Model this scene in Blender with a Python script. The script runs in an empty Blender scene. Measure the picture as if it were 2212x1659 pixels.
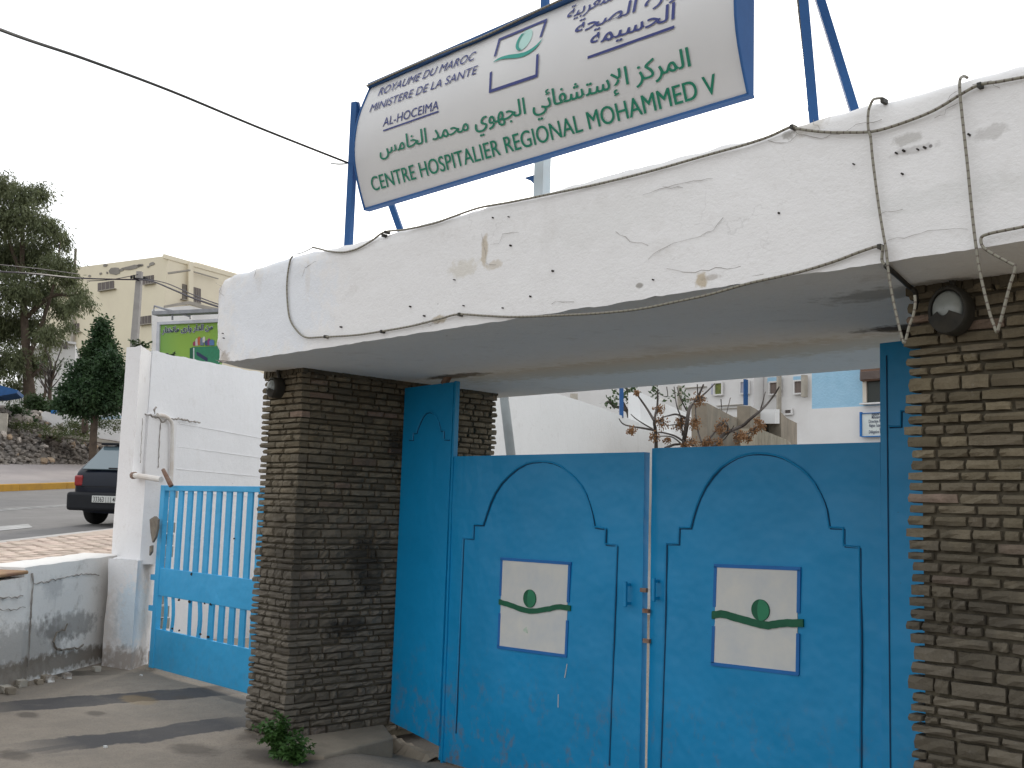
import bpy, math, random
from mathutils import Vector, noise, Matrix
SC = bpy.context.scene
COL = SC.collection
# ------------------------------------------------------------------ camera
F_PX, W_PX, H_PX = 2340.0, 2212.0, 1659.0        # focal length in units of a 2212 px wide print of the photo
YAW, PITCH, ROLL = -0.807, 0.1165, 0.0307
def V(*a): return Vector(a)
CF = V(math.sin(YAW)*math.cos(PITCH), math.cos(YAW)*math.cos(PITCH), math.sin(PITCH))
r0 = V(math.cos(YAW), -math.sin(YAW), 0); u0 = r0.cross(CF)
CR = r0*math.cos(ROLL)+u0*math.sin(ROLL); CU = -r0*math.sin(ROLL)+u0*math.cos(ROLL)
CP = V(0, 0, 1.6)
cd = bpy.data.cameras.new('camera'); cam = bpy.data.objects.new('camera', cd); COL.objects.link(cam)
cd.sensor_width = 36; cd.lens = 36*F_PX/W_PX; cd.clip_end = 3000; cd.clip_start = 0.05
m3 = Matrix((CR, CU, -CF)).transposed()
cam.matrix_world = Matrix.Translation(CP) @ m3.to_4x4()
SC.camera = cam
# ------------------------------------------------------------------ light
SUN_AZ, SUN_EL = math.radians(-41.0), math.radians(20.0)   # azimuth from +Y towards +X
world = bpy.data.worlds.new('World'); SC.world = world; world.use_nodes = True
wn = world.node_tree; wn.nodes.clear()
o_ = wn.nodes.new('ShaderNodeOutputWorld'); bg = wn.nodes.new('ShaderNodeBackground'); bg.inputs[1].default_value = 0.15
sky = wn.nodes.new('ShaderNodeTexSky'); sky.sky_type = 'NISHITA'; sky.sun_disc = False
sky.sun_elevation = SUN_EL; sky.sun_rotation = SUN_AZ; sky.dust_density = 3.0; sky.air_density = 1.0; sky.altitude = 50
hs = wn.nodes.new('ShaderNodeHueSaturation'); hs.inputs['Saturation'].default_value = 0.35; hs.inputs['Value'].default_value = 1.0
wn.links.new(sky.outputs[0], hs.inputs['Color'])
tc = wn.nodes.new('ShaderNodeTexCoord'); cn = wn.nodes.new('ShaderNodeTexNoise'); cn.inputs['Scale'].default_value = 1.6; cn.inputs['Detail'].default_value = 7
wn.links.new(tc.outputs['Generated'], cn.inputs['Vector'])
cr = wn.nodes.new('ShaderNodeMapRange'); cr.inputs[1].default_value = 0.3; cr.inputs[2].default_value = 0.7; cr.inputs[3].default_value = 0.65; cr.inputs[4].default_value = 0.95
wn.links.new(cn.outputs['Fac'], cr.inputs[0])
mx = wn.nodes.new('ShaderNodeMixRGB'); mx.inputs[2].default_value = (8.2, 8.45, 8.75, 1)     # thin white cloud deck
wn.links.new(cr.outputs[0], mx.inputs[0]); wn.links.new(hs.outputs[0], mx.inputs[1])
wn.links.new(mx.outputs[0], bg.inputs[0]); wn.links.new(bg.outputs[0], o_.inputs[0])
sl = bpy.data.lights.new('sun', 'SUN'); sl.energy = 1.5; sl.angle = math.radians(10); sl.color = (1.0, 0.93, 0.82)
so = bpy.data.objects.new('sun', sl); COL.objects.link(so)
sd = V(math.sin(SUN_AZ)*math.cos(SUN_EL), math.cos(SUN_AZ)*math.cos(SUN_EL), math.sin(SUN_EL))
so.rotation_euler = sd.to_track_quat('Z', 'Y').to_euler()
SC.view_settings.view_transform = 'Standard'; SC.view_settings.look = 'None'
SC.view_settings.exposure = 0.25; SC.view_settings.gamma = 1.0; SC.view_settings.use_curve_mapping = False
SC.cycles.max_bounces = 6; SC.cycles.diffuse_bounces = 4; SC.cycles.transparent_max_bounces = 6
# ------------------------------------------------------------------ survey helpers: a point of the photo on a real plane
def ray(x, y): return CF+CR*((x-W_PX/2)/F_PX)-CU*((y-H_PX/2)/F_PX)
def onp(x, y, P, n):
    d = ray(x, y); return CP+d*((P-CP).dot(n)/d.dot(n))
def onx(x, y, X): return onp(x, y, V(X, 0, 0), V(1, 0, 0))
def ony(x, y, Y): return onp(x, y, V(0, Y, 0), V(0, 1, 0))
def onz(x, y, Z): return onp(x, y, V(0, 0, Z), V(0, 0, 1))
def ond(x, y, d): return CP+ray(x, y)*d
R_ = random.Random(7)
def U(a, b): return R_.uniform(a, b)
# ------------------------------------------------------------------ tagging
def tag(o, label=None, cat=None, group=None, kind=None):
    if label: o['label'] = label
    if cat: o['category'] = cat
    if group: o['group'] = group
    if kind: o['kind'] = kind
    return o
def empty(name, loc, label, cat, group=None):
    o = bpy.data.objects.new(name, None); COL.objects.link(o); o.location = loc
    o.empty_display_size = 0.1
    return tag(o, label, cat, group)
def link(name, me, mat=None, parent=None):
    if mat and not me.materials: me.materials.append(mat)
    o = bpy.data.objects.new(name, me); COL.objects.link(o)
    if parent:
        o.parent = parent; o.matrix_parent_inverse = PINV(parent)
    return o
def PW(p):
    m = Matrix.Translation(p.location)
    return PW(p.parent) @ p.matrix_parent_inverse @ m if p.parent else m
def PINV(p): return PW(p).inverted()      # meshes are written in world coordinates
def mesh(name, vs, fs, mat, parent=None, smooth=False, uvs=None):
    me = bpy.data.meshes.new(name); me.from_pydata([tuple(v) for v in vs], [], fs)
    if smooth: me.polygons.foreach_set('use_smooth', [True]*len(me.polygons))
    if uvs is not None:
        l = me.uv_layers.new(name='UVMap')
        l.data.foreach_set('uv', [c for p in me.polygons for vi in p.vertices for c in uvs[vi]])
    me.update()
    return link(name, me, mat, parent)
class MB:
    def __init__(s): s.v = []; s.f = []
    def add(s, vs, fs):
        n = len(s.v); s.v += [Vector(v) for v in vs]; s.f += [tuple(i+n for i in f) for f in fs]; return s
    def box(s, a, b, ex=V(1,0,0), ey=V(0,1,0), ez=V(0,0,1), o=V(0,0,0)):
        vs = [o+ex*x+ey*y+ez*z for z in (a[2], b[2]) for y in (a[1], b[1]) for x in (a[0], b[0])]
        return s.add(vs, [(0,2,3,1),(4,5,7,6),(0,1,5,4),(2,6,7,3),(0,4,6,2),(1,3,7,5)])
    def prism(s, poly, d):       # polygon (world points) extruded by vector d
        n = len(poly); vs = [Vector(p) for p in poly]+[Vector(p)+d for p in poly]
        nrm = sum(((vs[i]-vs[0]).cross(vs[(i+1) % n]-vs[0]) for i in range(1, n-1)), V(0,0,0))
        fs = [tuple(range(n)), tuple(reversed(range(n, 2*n)))]+[(i, i+n, (i+1) % n+n, (i+1) % n) for i in range(n)]
        if nrm.dot(d) > 0: fs = [tuple(reversed(f)) for f in fs]
        return s.add(vs, fs)
    def tube(s, pts, r, n=6, cap=True):
        pts = [Vector(p) for p in pts]; k0 = len(s.v); rr = r if hasattr(r, '__len__') else [r]*len(pts)
        up = V(0.1, 0.2, 1).normalized(); prev = None
        for i, p in enumerate(pts):
            t = (pts[min(i+1, len(pts)-1)]-pts[max(i-1, 0)])
            if t.length < 1e-9: t = V(0,0,1)
            t.normalize()
            if prev is None:
                a = t.cross(up)
                if a.length < .1: a = t.cross(V(1,0,0))
            else: a = prev-t*prev.dot(t)
            a.normalize(); prev = a; b = t.cross(a)
            for j in range(n):
                an = 2*math.pi*j/n; s.v.append(p+(a*math.cos(an)+b*math.sin(an))*rr[i])
        for i in range(len(pts)-1):
            for j in range(n):
                q = k0+i*n; s.f.append((q+j, q+(j+1) % n, q+n+(j+1) % n, q+n+j))
        if cap:
            s.f.append(tuple(reversed(range(k0, k0+n)))); e = k0+(len(pts)-1)*n; s.f.append(tuple(range(e, e+n)))
        return s
    def build(s, name, mat, parent=None, smooth=False): return mesh(name, s.v, s.f, mat, parent, smooth)
def bevel(o, w=.01, seg=2):
    m = o.modifiers.new('bevel', 'BEVEL'); m.width = w; m.segments = seg; m.limit_method = 'ANGLE'; m.angle_limit = .6
    return o
def spline(pts, k=5):
    pts = [Vector(p) for p in pts]; out = []
    for i in range(len(pts)-1):
        p0, p1, p2, p3 = pts[max(i-1, 0)], pts[i], pts[i+1], pts[min(i+2, len(pts)-1)]
        for j in range(k):
            t = j/k; out.append(.5*((2*p1)+(p2-p0)*t+(2*p0-5*p1+4*p2-p3)*t*t+(3*p1-p0-3*p2+p3)*t**3))
    out.append(pts[-1]); return out
# ------------------------------------------------------------------ materials
class NT:
    def __init__(s, name):
        s.m = bpy.data.materials.new(name); s.m.use_nodes = True; s.t = s.m.node_tree; s.n = s.t.nodes
        s.b = s.n['Principled BSDF']; s.pos = s.new('ShaderNodeNewGeometry').outputs['Position']
    def new(s, k, **kw):
        n = s.n.new(k)
        for a, b in kw.items(): setattr(n, a, b)
        return n
    def L(s, a, b): s.t.links.new(a, b)
    def noise(s, scale, detail=5, vec=None, rough=.6, dist=0, sc3=None):
        n = s.new('ShaderNodeTexNoise'); n.inputs['Scale'].default_value = scale; n.inputs['Detail'].default_value = detail
        n.inputs['Roughness'].default_value = rough; n.inputs['Distortion'].default_value = dist
        v = vec or s.pos
        if sc3:
            mp = s.new('ShaderNodeMapping'); mp.inputs['Scale'].default_value = sc3; s.L(v, mp.inputs[0]); v = mp.outputs[0]
        s.L(v, n.inputs['Vector']); return n.outputs['Fac']
    def ramp(s, f, a, b, lo=0., hi=1.):
        n = s.new('ShaderNodeMapRange'); n.inputs[1].default_value = a; n.inputs[2].default_value = b
        n.inputs[3].default_value = lo; n.inputs[4].default_value = hi; s.L(f, n.inputs[0]); return n.outputs[0]
    def mix(s, f, a, b, mode='MIX'):
        n = s.new('ShaderNodeMixRGB', blend_type=mode)
        for i, q in ((0, f), (1, a), (2, b)):
            if isinstance(q, (int, float)): n.inputs[i].default_value = q
            elif isinstance(q, tuple): n.inputs[i].default_value = q+(1,)
            else: s.L(q, n.inputs[i])
        return n.outputs[0]
    def math(s, op, a, b=None, c=None):
        n = s.new('ShaderNodeMath', operation=op)
        for i, q in enumerate((a, b, c)):
            if q is None: continue
            if isinstance(q, (int, float)): n.inputs[i].default_value = q
            else: s.L(q, n.inputs[i])
        return n.outputs[0]
    def vm(s, op, a, b):
        n = s.new('ShaderNodeVectorMath', operation=op)
        for i, q in enumerate((a, b)):
            if isinstance(q, (tuple, Vector)): n.inputs[i].default_value = tuple(q)
            else: s.L(q, n.inputs[i])
        return n
    def blob(s, c, rad, soft=.4, wob=.5, ws=6):       # noisy-edged spot at world point c, radii rad
        d = s.vm('SUBTRACT', s.pos, c); d = s.vm('DIVIDE', d.outputs[0], rad); ln = s.vm('LENGTH', d.outputs[0], (0,0,0)).outputs['Value']
        w = s.math('MULTIPLY', s.math('SUBTRACT', s.noise(ws, 4), .5), wob*2)
        return s.ramp(s.math('ADD', ln, w), 1+soft/2, 1-soft/2)
    def cracks(s, scale, width=.012, mask=(.5, .6), ms=.8, dist=.25):
        nz = s.new('ShaderNodeTexNoise'); nz.inputs['Scale'].default_value = 4; nz.inputs['Detail'].default_value = 6; s.L(s.pos, nz.inputs['Vector'])
        a = s.vm('SUBTRACT', nz.outputs['Color'], (.5,.5,.5)); sc = s.vm('SCALE', a.outputs[0], (0,0,0)); sc.inputs['Scale'].default_value = dist
        p = s.vm('ADD', s.pos, sc.outputs[0]).outputs[0]
        v = s.new('ShaderNodeTexVoronoi', feature='DISTANCE_TO_EDGE'); v.inputs['Scale'].default_value = scale; s.L(p, v.inputs['Vector'])
        c = s.ramp(v.outputs['Distance'], width, width*.3)
        return s.math('MULTIPLY', c, s.ramp(s.noise(ms, 3), mask[0], mask[1]))
    def bump(s, h, st=.3, dist=.01):
        n = s.new('ShaderNodeBump'); n.inputs['Strength'].default_value = st; n.inputs['Distance'].default_value = dist
        s.L(h, n.inputs['Height'])
        if s.b.inputs['Normal'].is_linked: s.L(s.b.inputs['Normal'].links[0].from_socket, n.inputs['Normal'])
        s.L(n.outputs[0], s.b.inputs['Normal'])
    def fin(s, col, rough=.8, spec=.3, metal=0):
        if isinstance(col, tuple): s.b.inputs['Base Color'].default_value = col+(1,)
        else: s.L(col, s.b.inputs['Base Color'])
        if isinstance(rough, (int, float)): s.b.inputs['Roughness'].default_value = rough
        else: s.L(rough, s.b.inputs['Roughness'])
        s.b.inputs['Specular IOR Level'].default_value = spec; s.b.inputs['Metallic'].default_value = metal
        return s.m
def simple(name, c1, c2=None, scale=3, rough=.7, spec=.3, bs=0, bst=.2, bd=.005, metal=0, rand=0):
    t = NT(name); c2 = c2 or tuple(x*.8 for x in c1)
    col = t.mix(t.ramp(t.noise(scale, 7), .3, .7), c1, c2)
    if rand:
        oi = t.new('ShaderNodeObjectInfo'); h = t.new('ShaderNodeHueSaturation')
        t.L(t.ramp(oi.outputs['Random'], 0, 1, 1-rand, 1+rand), h.inputs['Value']); t.L(col, h.inputs['Color']); col = h.outputs[0]
    if bs: t.bump(t.noise(bs, 5), bst, bd)
    return t.fin(col, rough, spec, metal)
def plaster(name, c=(.80,.79,.78), dirt=(.50,.46,.42), cr=True, blobs=(), bumps=.35, dirtamt=.35, hstreak=False):
    t = NT(name)
    col = t.mix(t.ramp(t.noise(.9, 8), .35, .75, 0, .35), c, tuple(x*.86 for x in c))
    col = t.mix(t.ramp(t.noise(5, 8, rough=.7), .58, .8, 0, dirtamt), col, dirt)
    col = t.mix(t.ramp(t.noise(2.4, 7, sc3=(1,1,.25), rough=.65), .6, .8, 0, dirtamt*.7), col, tuple(x*.9 for x in dirt))
    for (cc, rad, colr, amt) in blobs:
        col = t.mix(t.math('MULTIPLY', t.blob(cc, rad, .5, .9, 14 if max(rad[0], rad[2]) > .15 else 30), amt), col, colr)
    col = t.mix(t.ramp(t.noise(22, 6, rough=.75, sc3=(1,1,1.6)), .55, .72, 0, .16), col, tuple(x*.8 for x in dirt))
    # small pits
    v = t.new('ShaderNodeTexVoronoi'); v.inputs['Scale'].default_value = 5.5; t.L(t.pos, v.inputs['Vector'])
    pit = t.math('MULTIPLY', t.ramp(v.outputs['Distance'], .045, .03), t.ramp(t.noise(3.3, 2), .58, .62))
    col = t.mix(t.math('MULTIPLY', pit, .75), col, (.07,.06,.055))
    if cr:
        k = t.cracks(1.7, .007, (.58,.68), .8, .45); k2 = t.cracks(4.5, .012, (.60,.70), 1.3, .5)
        kk = t.math('MAXIMUM', k, t.math('MULTIPLY', k2, .6))
        col = t.mix(t.math('MULTIPLY', kk, .25), col, (.30,.28,.26))
        t.bump(kk, -.4, .01)
    t.bump(t.noise(7, 6, rough=.7), bumps*.9, .02)
    t.bump(t.noise(38, 5, rough=.75, sc3=(1,1,2.0)), bumps*1.1, .006)
    t.bump(t.noise(2.2, 3), bumps*.6, .05)
    return t.fin(col, .9, .15)
# ------------------------------------------------------------------ text
from_forms = {}
def _tab():
    A = {'ا':(0xFE8D,2),'ب':(0xFE8F,4),'ة':(0xFE93,2),'ت':(0xFE95,4),'ج':(0xFE9D,4),'ح':(0xFEA1,4),'خ':(0xFEA5,4),'د':(0xFEA9,2),
         'ر':(0xFEAD,2),'ز':(0xFEAF,2),'س':(0xFEB1,4),'ش':(0xFEB5,4),'ص':(0xFEB9,4),'ع':(0xFEC9,4),'غ':(0xFECD,4),'ف':(0xFED1,4),
         'ك':(0xFED9,4),'ل':(0xFEDD,4),'م':(0xFEE1,4),'ن':(0xFEE5,4),'ه':(0xFEE9,4),'و':(0xFEED,2),'ي':(0xFEF1,4),'ئ':(0xFE89,4),'إ':(0xFE87,2),'ى':(0xFEEF,2)}
    return A
ARB = _tab()
def arabic(s):
    out = []; i = 0
    def con(c): return c in ARB and ARB[c][1] == 4
    while i < len(s):
        c = s[i]; pj = i > 0 and con(s[i-1])
        if c == 'ل' and i+1 < len(s) and s[i+1] in 'اإ':
            b = 0xFEFB if s[i+1] == 'ا' else 0xFEF9; out.append(chr(b+(1 if pj else 0))); i += 2; continue
        if c in ARB:
            b, n = ARB[c]; nj = n == 4 and i+1 < len(s) and s[i+1] in ARB
            k = (3 if pj else 2) if nj else (1 if pj else 0)
            out.append(chr(b+k))
        else: out.append(c)
        i += 1
    return ''.join(reversed(out))
def text_verts(body, bold=0.0, extr=0.0, res=3):
    c = bpy.data.curves.new('lettering', 'FONT'); c.body = body; c.size = 1; c.offset = bold; c.resolution_u = res; c.extrude = extr
    o = bpy.data.objects.new('lettering', c); COL.objects.link(o)
    bpy.context.view_layer.update()
    me = bpy.data.meshes.new_from_object(o); COL.objects.unlink(o); bpy.data.objects.remove(o)
    vs = [v.co.copy() for v in me.vertices]; fs = [tuple(p.vertices) for p in me.polygons]
    bpy.data.meshes.remove(me); return vs, fs
def text_on(name, body, org, ex, ez, width, height, nrm, mat, parent, bold=.0, cap=True, mapf=None, caph=.7):
    """lettering stretched to `width` along ex from org; height = cap height"""
    vs, fs = text_verts(body, bold)
    x0 = min(v.x for v in vs); x1 = max(v.x for v in vs)
    sx = width/(x1-x0); sy = height/caph
    out = []
    for v in vs:
        a, b = (v.x-x0)*sx, v.y*sy
        out.append(mapf(a, b) if mapf else org+ex*a+ez*b+nrm)
    return mesh(name, out, fs, mat, parent)
# street frame
AZ = math.radians(-36.5)
SU = V(math.sin(AZ), math.cos(AZ), 0); SV = V(-SU.y, SU.x, 0); S0 = V(-10.3, 4.3, 0); SLOPE = .049
def st(u, v, dz=0): return S0+SU*u+SV*v+V(0, 0, SLOPE*u+dz)
# ================================================================== MATERIALS
BY = 3.68
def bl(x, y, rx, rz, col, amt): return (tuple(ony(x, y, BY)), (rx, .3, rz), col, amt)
TAN = (.50,.42,.31); GREY = (.45,.45,.44)
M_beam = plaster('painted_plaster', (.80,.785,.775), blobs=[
    bl(1047,540,.022,.085,TAN,.75), bl(1066,572,.06,.022,TAN,.5), bl(1000,580,.11,.045,(.62,.58,.5),.6), bl(1518,606,.03,.03,TAN,.9),
    bl(1382,617,.022,.010,(.2,.18,.15),.7), bl(1540,600,.05,.012,(.3,.25,.2),.5), bl(666,600,.03,.11,(.68,.60,.5),.6), bl(560,595,.05,.12,(.66,.6,.52),.5),
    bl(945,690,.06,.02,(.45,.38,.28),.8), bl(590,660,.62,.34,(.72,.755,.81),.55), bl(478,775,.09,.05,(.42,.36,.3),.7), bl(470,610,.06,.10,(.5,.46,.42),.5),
    bl(1962,300,.06,.02,(.35,.33,.3),.5), bl(1975,322,.08,.015,(.3,.28,.26),.4), bl(2140,285,.05,.025,(.4,.38,.36),.45), bl(1745,262,.08,.05,(.45,.4,.33),.5),
    bl(1700,290,.03,.02,(.2,.18,.15),.6), bl(1300,475,.45,.10,(.70,.69,.67),.35), bl(2050,420,.35,.05,(.62,.62,.6),.3)])
M_soffit = plaster('soffit_plaster', (.80,.80,.78), dirt=(.40,.36,.30), dirtamt=.45, cr=False, blobs=[
    ((-5.85,5.05,2.55), (.30,.09,.2), (.10,.08,.06), .85), ((-2.35,5.0,2.55), (.30,.09,.2), (.05,.04,.035), .9), ((-2.0,4.2,2.55), (.40,.12,.2), (.25,.23,.19), .6),
    ((-4.2,5.3,2.55), (2.2,.25,.3), (.50,.43,.30), .45)])
M_wall = plaster('whitewash', (.80,.80,.81), dirt=(.56,.53,.49), dirtamt=.38)
M_wall_in = plaster('courtyard_whitewash', (.80,.80,.79), dirt=(.45,.42,.38), dirtamt=.4)
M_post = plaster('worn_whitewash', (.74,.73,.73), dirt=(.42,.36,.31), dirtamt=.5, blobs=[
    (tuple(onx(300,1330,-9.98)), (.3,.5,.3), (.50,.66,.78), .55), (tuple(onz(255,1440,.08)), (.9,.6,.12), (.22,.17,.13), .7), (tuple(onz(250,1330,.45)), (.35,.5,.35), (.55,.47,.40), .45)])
M_low = plaster('grimy_whitewash', (.76,.74,.71), dirt=(.34,.30,.26), dirtamt=.75, blobs=[
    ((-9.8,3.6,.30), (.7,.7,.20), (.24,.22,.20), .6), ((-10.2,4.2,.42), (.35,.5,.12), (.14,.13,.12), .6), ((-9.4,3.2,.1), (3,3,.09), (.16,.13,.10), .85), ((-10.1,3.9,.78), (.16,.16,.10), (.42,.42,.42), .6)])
M_conc = simple('grey_concrete', (.44,.40,.34), (.30,.28,.24), 3, .9, .2, 20, .4, .02)
M_concd = simple('stained_concrete', (.32,.27,.21), (.19,.165,.13), 2.2, .9, .2, 20, .4, .02)
M_stone = simple('rubble_stone_wall', (.40,.36,.28), (.24,.21,.16), 3, .9, .2, 9, .8, .05)
def blue(name, c, worn=.0, rough=.42):
    t = NT(name)
    col = t.mix(t.ramp(t.noise(1.3, 7), .35, .7), c, tuple(x*.86 for x in c))
    col = t.mix(t.ramp(t.noise(9, 8, rough=.75), .66, .8, 0, .30), col, (c[0]*2+.03, c[1]*1.15+.03, c[2]*.95))
    if worn:   # scuffs near the foot of the leaf
        z = t.new('ShaderNodeSeparateXYZ'); t.L(t.pos, z.inputs[0])
        low = t.ramp(z.outputs[2], .75, -.1)
        m = t.math('MULTIPLY', low, t.ramp(t.noise(11, 8, rough=.75, sc3=(1,1,.7)), .52, .7))
        col = t.mix(t.math('MULTIPLY', m, worn), col, (.16,.13,.12))
        sp = t.ramp(t.noise(38, 3), .74, .78); col = t.mix(t.math('MULTIPLY', sp, .6), col, (.03,.05,.07))
    t.bump(t.noise(45, 5), .22, .002); t.bump(t.noise(2.4, 3), .8, .03)
    return t.fin(col, rough, .45)
M_gate = blue('gate_blue_paint', (.003,.245,.51), 1.0)
M_side = blue('side_gate_blue_paint', (.040,.36,.66), .3)
M_line = blue('deep_blue_trim', (.012,.11,.36), 0)
M_groove = simple('seam_dark_paint', (.008,.05,.12), None, 5)  # very dark blue of the seams and moulding joints
M_cobalt = simple('cobalt_paint', (.018,.15,.42), (.014,.12,.36), 6, .5)
M_signblue = simple('sign_frame_blue', (.022,.095,.26), (.018,.075,.21), 5, .6, .3, 30, .15, .002)
M_panel = simple('panel_off_white_paint', (.62,.61,.57), (.52,.54,.55), 7, .6, .3, 50, .2, .003)
M_green = simple('dark_green_paint', (.010,.085,.045), (.014,.12,.06), 12, .5)
M_green2 = simple('mid_green_paint', (.03,.22,.11), (.03,.17,.09), 12, .5)
M_black = simple('black_enamel', (.012,.012,.012), None, 5, .45, .4)
M_rust = simple('rusty_steel', (.16,.07,.04), (.28,.22,.18), 14, .85, .3, 40, .5, .01)
M_pipe = simple('flaking_white_pipe_paint', (.72,.71,.68), (.55,.48,.42), 5, .7, .3, 40, .4, .01)
M_hole = simple('pit_dark', (.035,.030,.026), None, 5, .95)
M_crack = simple('crack_dark', (.20,.18,.16), (.38,.35,.32), 9, .95)
# brick
def brickmat(name, base, alt, grey, rowdark=True):
    t = NT(name); oi = t.new('ShaderNodeObjectInfo'); r = oi.outputs['Random']
    z = t.new('ShaderNodeSeparateXYZ'); t.L(t.pos, z.inputs[0])
    col = t.mix(t.ramp(r, 0, 1), base, alt)
    r2 = t.math('FRACT', t.math('MULTIPLY', r, 17.3)); col = t.mix(t.ramp(r2, .93, .97), col, (.25,.18,.14))
    col = t.mix(t.ramp(z.outputs[2], 2.1, 1.1, 0, .75), col, grey)
    h = t.new('ShaderNodeHueSaturation'); t.L(t.ramp(t.math('FRACT', t.math('MULTIPLY', r, 7.7)), 0, 1, .68, 1.3), h.inputs['Value']); t.L(col, h.inputs['Color']); col = h.outputs[0]
    col = t.mix(t.ramp(t.noise(26, 7, rough=.75), .35, .75, 0, .55), col, tuple(x*.45 for x in base))
    col = t.mix(t.ramp(t.noise(14, 6, rough=.7), .62, .75, 0, .35), col, (.40,.37,.33))
    col = t.mix(t.ramp(t.noise(1.9, 5), .60, .72, 0, .65), col, (.06,.052,.045))
    for (a, rad, am) in ((tuple(onx(925*.8534, 1420*.8534, -6.44)), (.3,.13,.16), .8), (tuple(onx(880*.8534, 1590*.8534, -6.44)), (.3,.18,.06), .8), (tuple(onx(940*.8534, 1480*.8534, -6.44)), (.3,.10,.08), .7), (tuple(onx(1010*.8534, 1120*.8534, -6.44)), (.3,.08,.12), .8), (tuple(onx(745*.8534, 1420*.8534, -6.44)), (.3,.12,.5), .4), (tuple(ony(2390*.8534, 1500*.8534, 4.14)), (.3,.3,.25), .4)):
        col = t.mix(t.math('MULTIPLY', t.blob(a, rad, .5, .9, 12), am), col, (.035,.032,.028))
    t.bump(t.noise(34, 7, rough=.75), .9, .012); t.bump(t.noise(120, 4), .4, .003)
    return t.fin(col, .9, .2)
M_brick = brickmat('split_brick', (.205,.168,.112), (.155,.133,.098), (.132,.118,.102))
M_brick2 = brickmat('split_brick_lighter', (.24,.20,.130), (.185,.155,.110), (.098,.088,.075))
M_mortar = simple('mortar', (.13,.112,.080), (.07,.06,.045), 8, .95, .1, 30, .7, .01)
# rope light: beaded along its length
def ropemat():
    t = NT('rope_light_tube'); uv = t.new('ShaderNodeUVMap'); s = t.new('ShaderNodeSeparateXYZ'); t.L(uv.outputs[0], s.inputs[0])
    f = t.math('FRACT', t.math('MULTIPLY', s.outputs[0], 1/.028)); m = t.math('LESS_THAN', f, .2)
    col = t.mix(t.math('MULTIPLY', m, .8), (.22,.205,.16), (.07,.045,.035))
    return t.fin(col, .4, .4)
M_rope = ropemat(); M_cable = simple('dull_black_cable', (.045,.042,.036), None, 8, .6)
# ================================================================== GROUND AND STREET
def smooth(a, b, x):
    t = min(max((x-a)/(b-a), 0), 1); return t*t*(3-2*t)
def drive_z(x, y):
    z = -.14*smooth(4.25, 5.0, y)*smooth(-7.6, -6.3, x)-.10*smooth(5.0, 9.0, y)
    z += .05*smooth(5.2, 6.5, y)*smooth(-7.5, -8.5, x)
    return z+.008*noise.noise(V(x*1.3, y*1.3, 0))
def drivemat():
    t = NT('worn_asphalt')
    col = t.mix(t.ramp(t.noise(1.1, 7), .35, .7), (.275,.232,.185), (.200,.172,.140))
    col = t.mix(t.ramp(t.noise(160, 3), .5, .75, 0, .5), col, (.36,.33,.29))
    col = t.mix(t.ramp(t.noise(7, 6, rough=.7), .35, .7, 0, .35), col, (.12,.105,.09))
    col = t.mix(t.ramp(t.noise(70, 3), .56, .7, 0, .5), col, (.06,.055,.05))
    def band(x1, y1, x2, y2, w, amt, colr=(.066,.062,.062)):
        nonlocal col
        a, b = onz(x1, y1, 0), onz(x2, y2, 0); d = (b-a); Ln = d.length; d.normalize(); n = V(-d.y, d.x, 0)
        p = t.vm('SUBTRACT', t.pos, tuple(a)).outputs[0]
        al = t.vm('DOT_PRODUCT', p, tuple(d)).outputs['Value']; ac = t.vm('DOT_PRODUCT', p, tuple(n)).outputs['Value']
        ac = t.math('ADD', ac, t.math('MULTIPLY', t.math('SUBTRACT', t.noise(1.8, 8, rough=.65), .5), w*2.0))
        m = t.math('MULTIPLY', t.ramp(t.math('ABSOLUTE', ac), w*1.0, w*.88), t.math('MULTIPLY', t.ramp(al, -.1, .35), t.ramp(al, Ln+.1, Ln-.3)))
        m = t.math('MULTIPLY', m, t.ramp(t.noise(5, 5), .2, .45, .7, 1))
        col = t.mix(t.math('MULTIPLY', m, amt), col, colr)
    band(-60, 1531, 520, 1490, .24, 1.0); band(60, 1618, 560, 1556, .23, 1.0); band(-50, 1462, 240, 1452, .16, .8, (.045,.038,.03))
    band(-40, 1640, 230, 1598, .05, .5); band(480, 1500, 560, 1520, .12, .7); band(100, 1634, 190, 1627, .04, .5)
    for (x, y, rx, ry) in ((315,1502,.09,.10),(395,1507,.08,.08),(460,1486,.12,.10),(208,1541,.10,.07),(420,1618,.20,.12),(60,1545,.12,.07),(30,1632,.15,.08),(570,1590,.16,.16),(590,1635,.3,.16)):
        col = t.mix(t.math('MULTIPLY', t.blob(tuple(onz(x, y, 0)), (rx, ry, .5), .6, .9, 7), .7), col, (.07,.058,.048))
    col = t.mix(t.math('MULTIPLY', t.blob(tuple(onz(300, 1512, 0)), (.22, .12, .5)), .35), col, (.30,.20,.08))
    t.bump(t.noise(150, 4), .6, .006); t.bump(t.noise(6, 5), .5, .02)
    return t.fin(col, .85, .3)
M_drive = drivemat()
def grid(name, x0, x1, nx, y0, y1, ny, f, mat, smoothf=True):
    vs = [f(x0+(x1-x0)*i/nx, y0+(y1-y0)*j/ny) for j in range(ny+1) for i in range(nx+1)]
    fs = [(j*(nx+1)+i, j*(nx+1)+i+1, (j+1)*(nx+1)+i+1, (j+1)*(nx+1)+i) for j in range(ny) for i in range(nx)]
    return mesh(name, vs, fs, mat, None, smoothf)
tag(grid('driveway', -11.6, 6, 176, -10, 24, 240, lambda x, y: V(x, y, drive_z(x, y)), M_drive), 'worn grey asphalt driveway with dark tar bands', kind='structure')
M_ground = simple('dry_earth', (.20,.16,.11), (.13,.11,.08), .4, .95, .1, 3, .5, .05)
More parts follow.
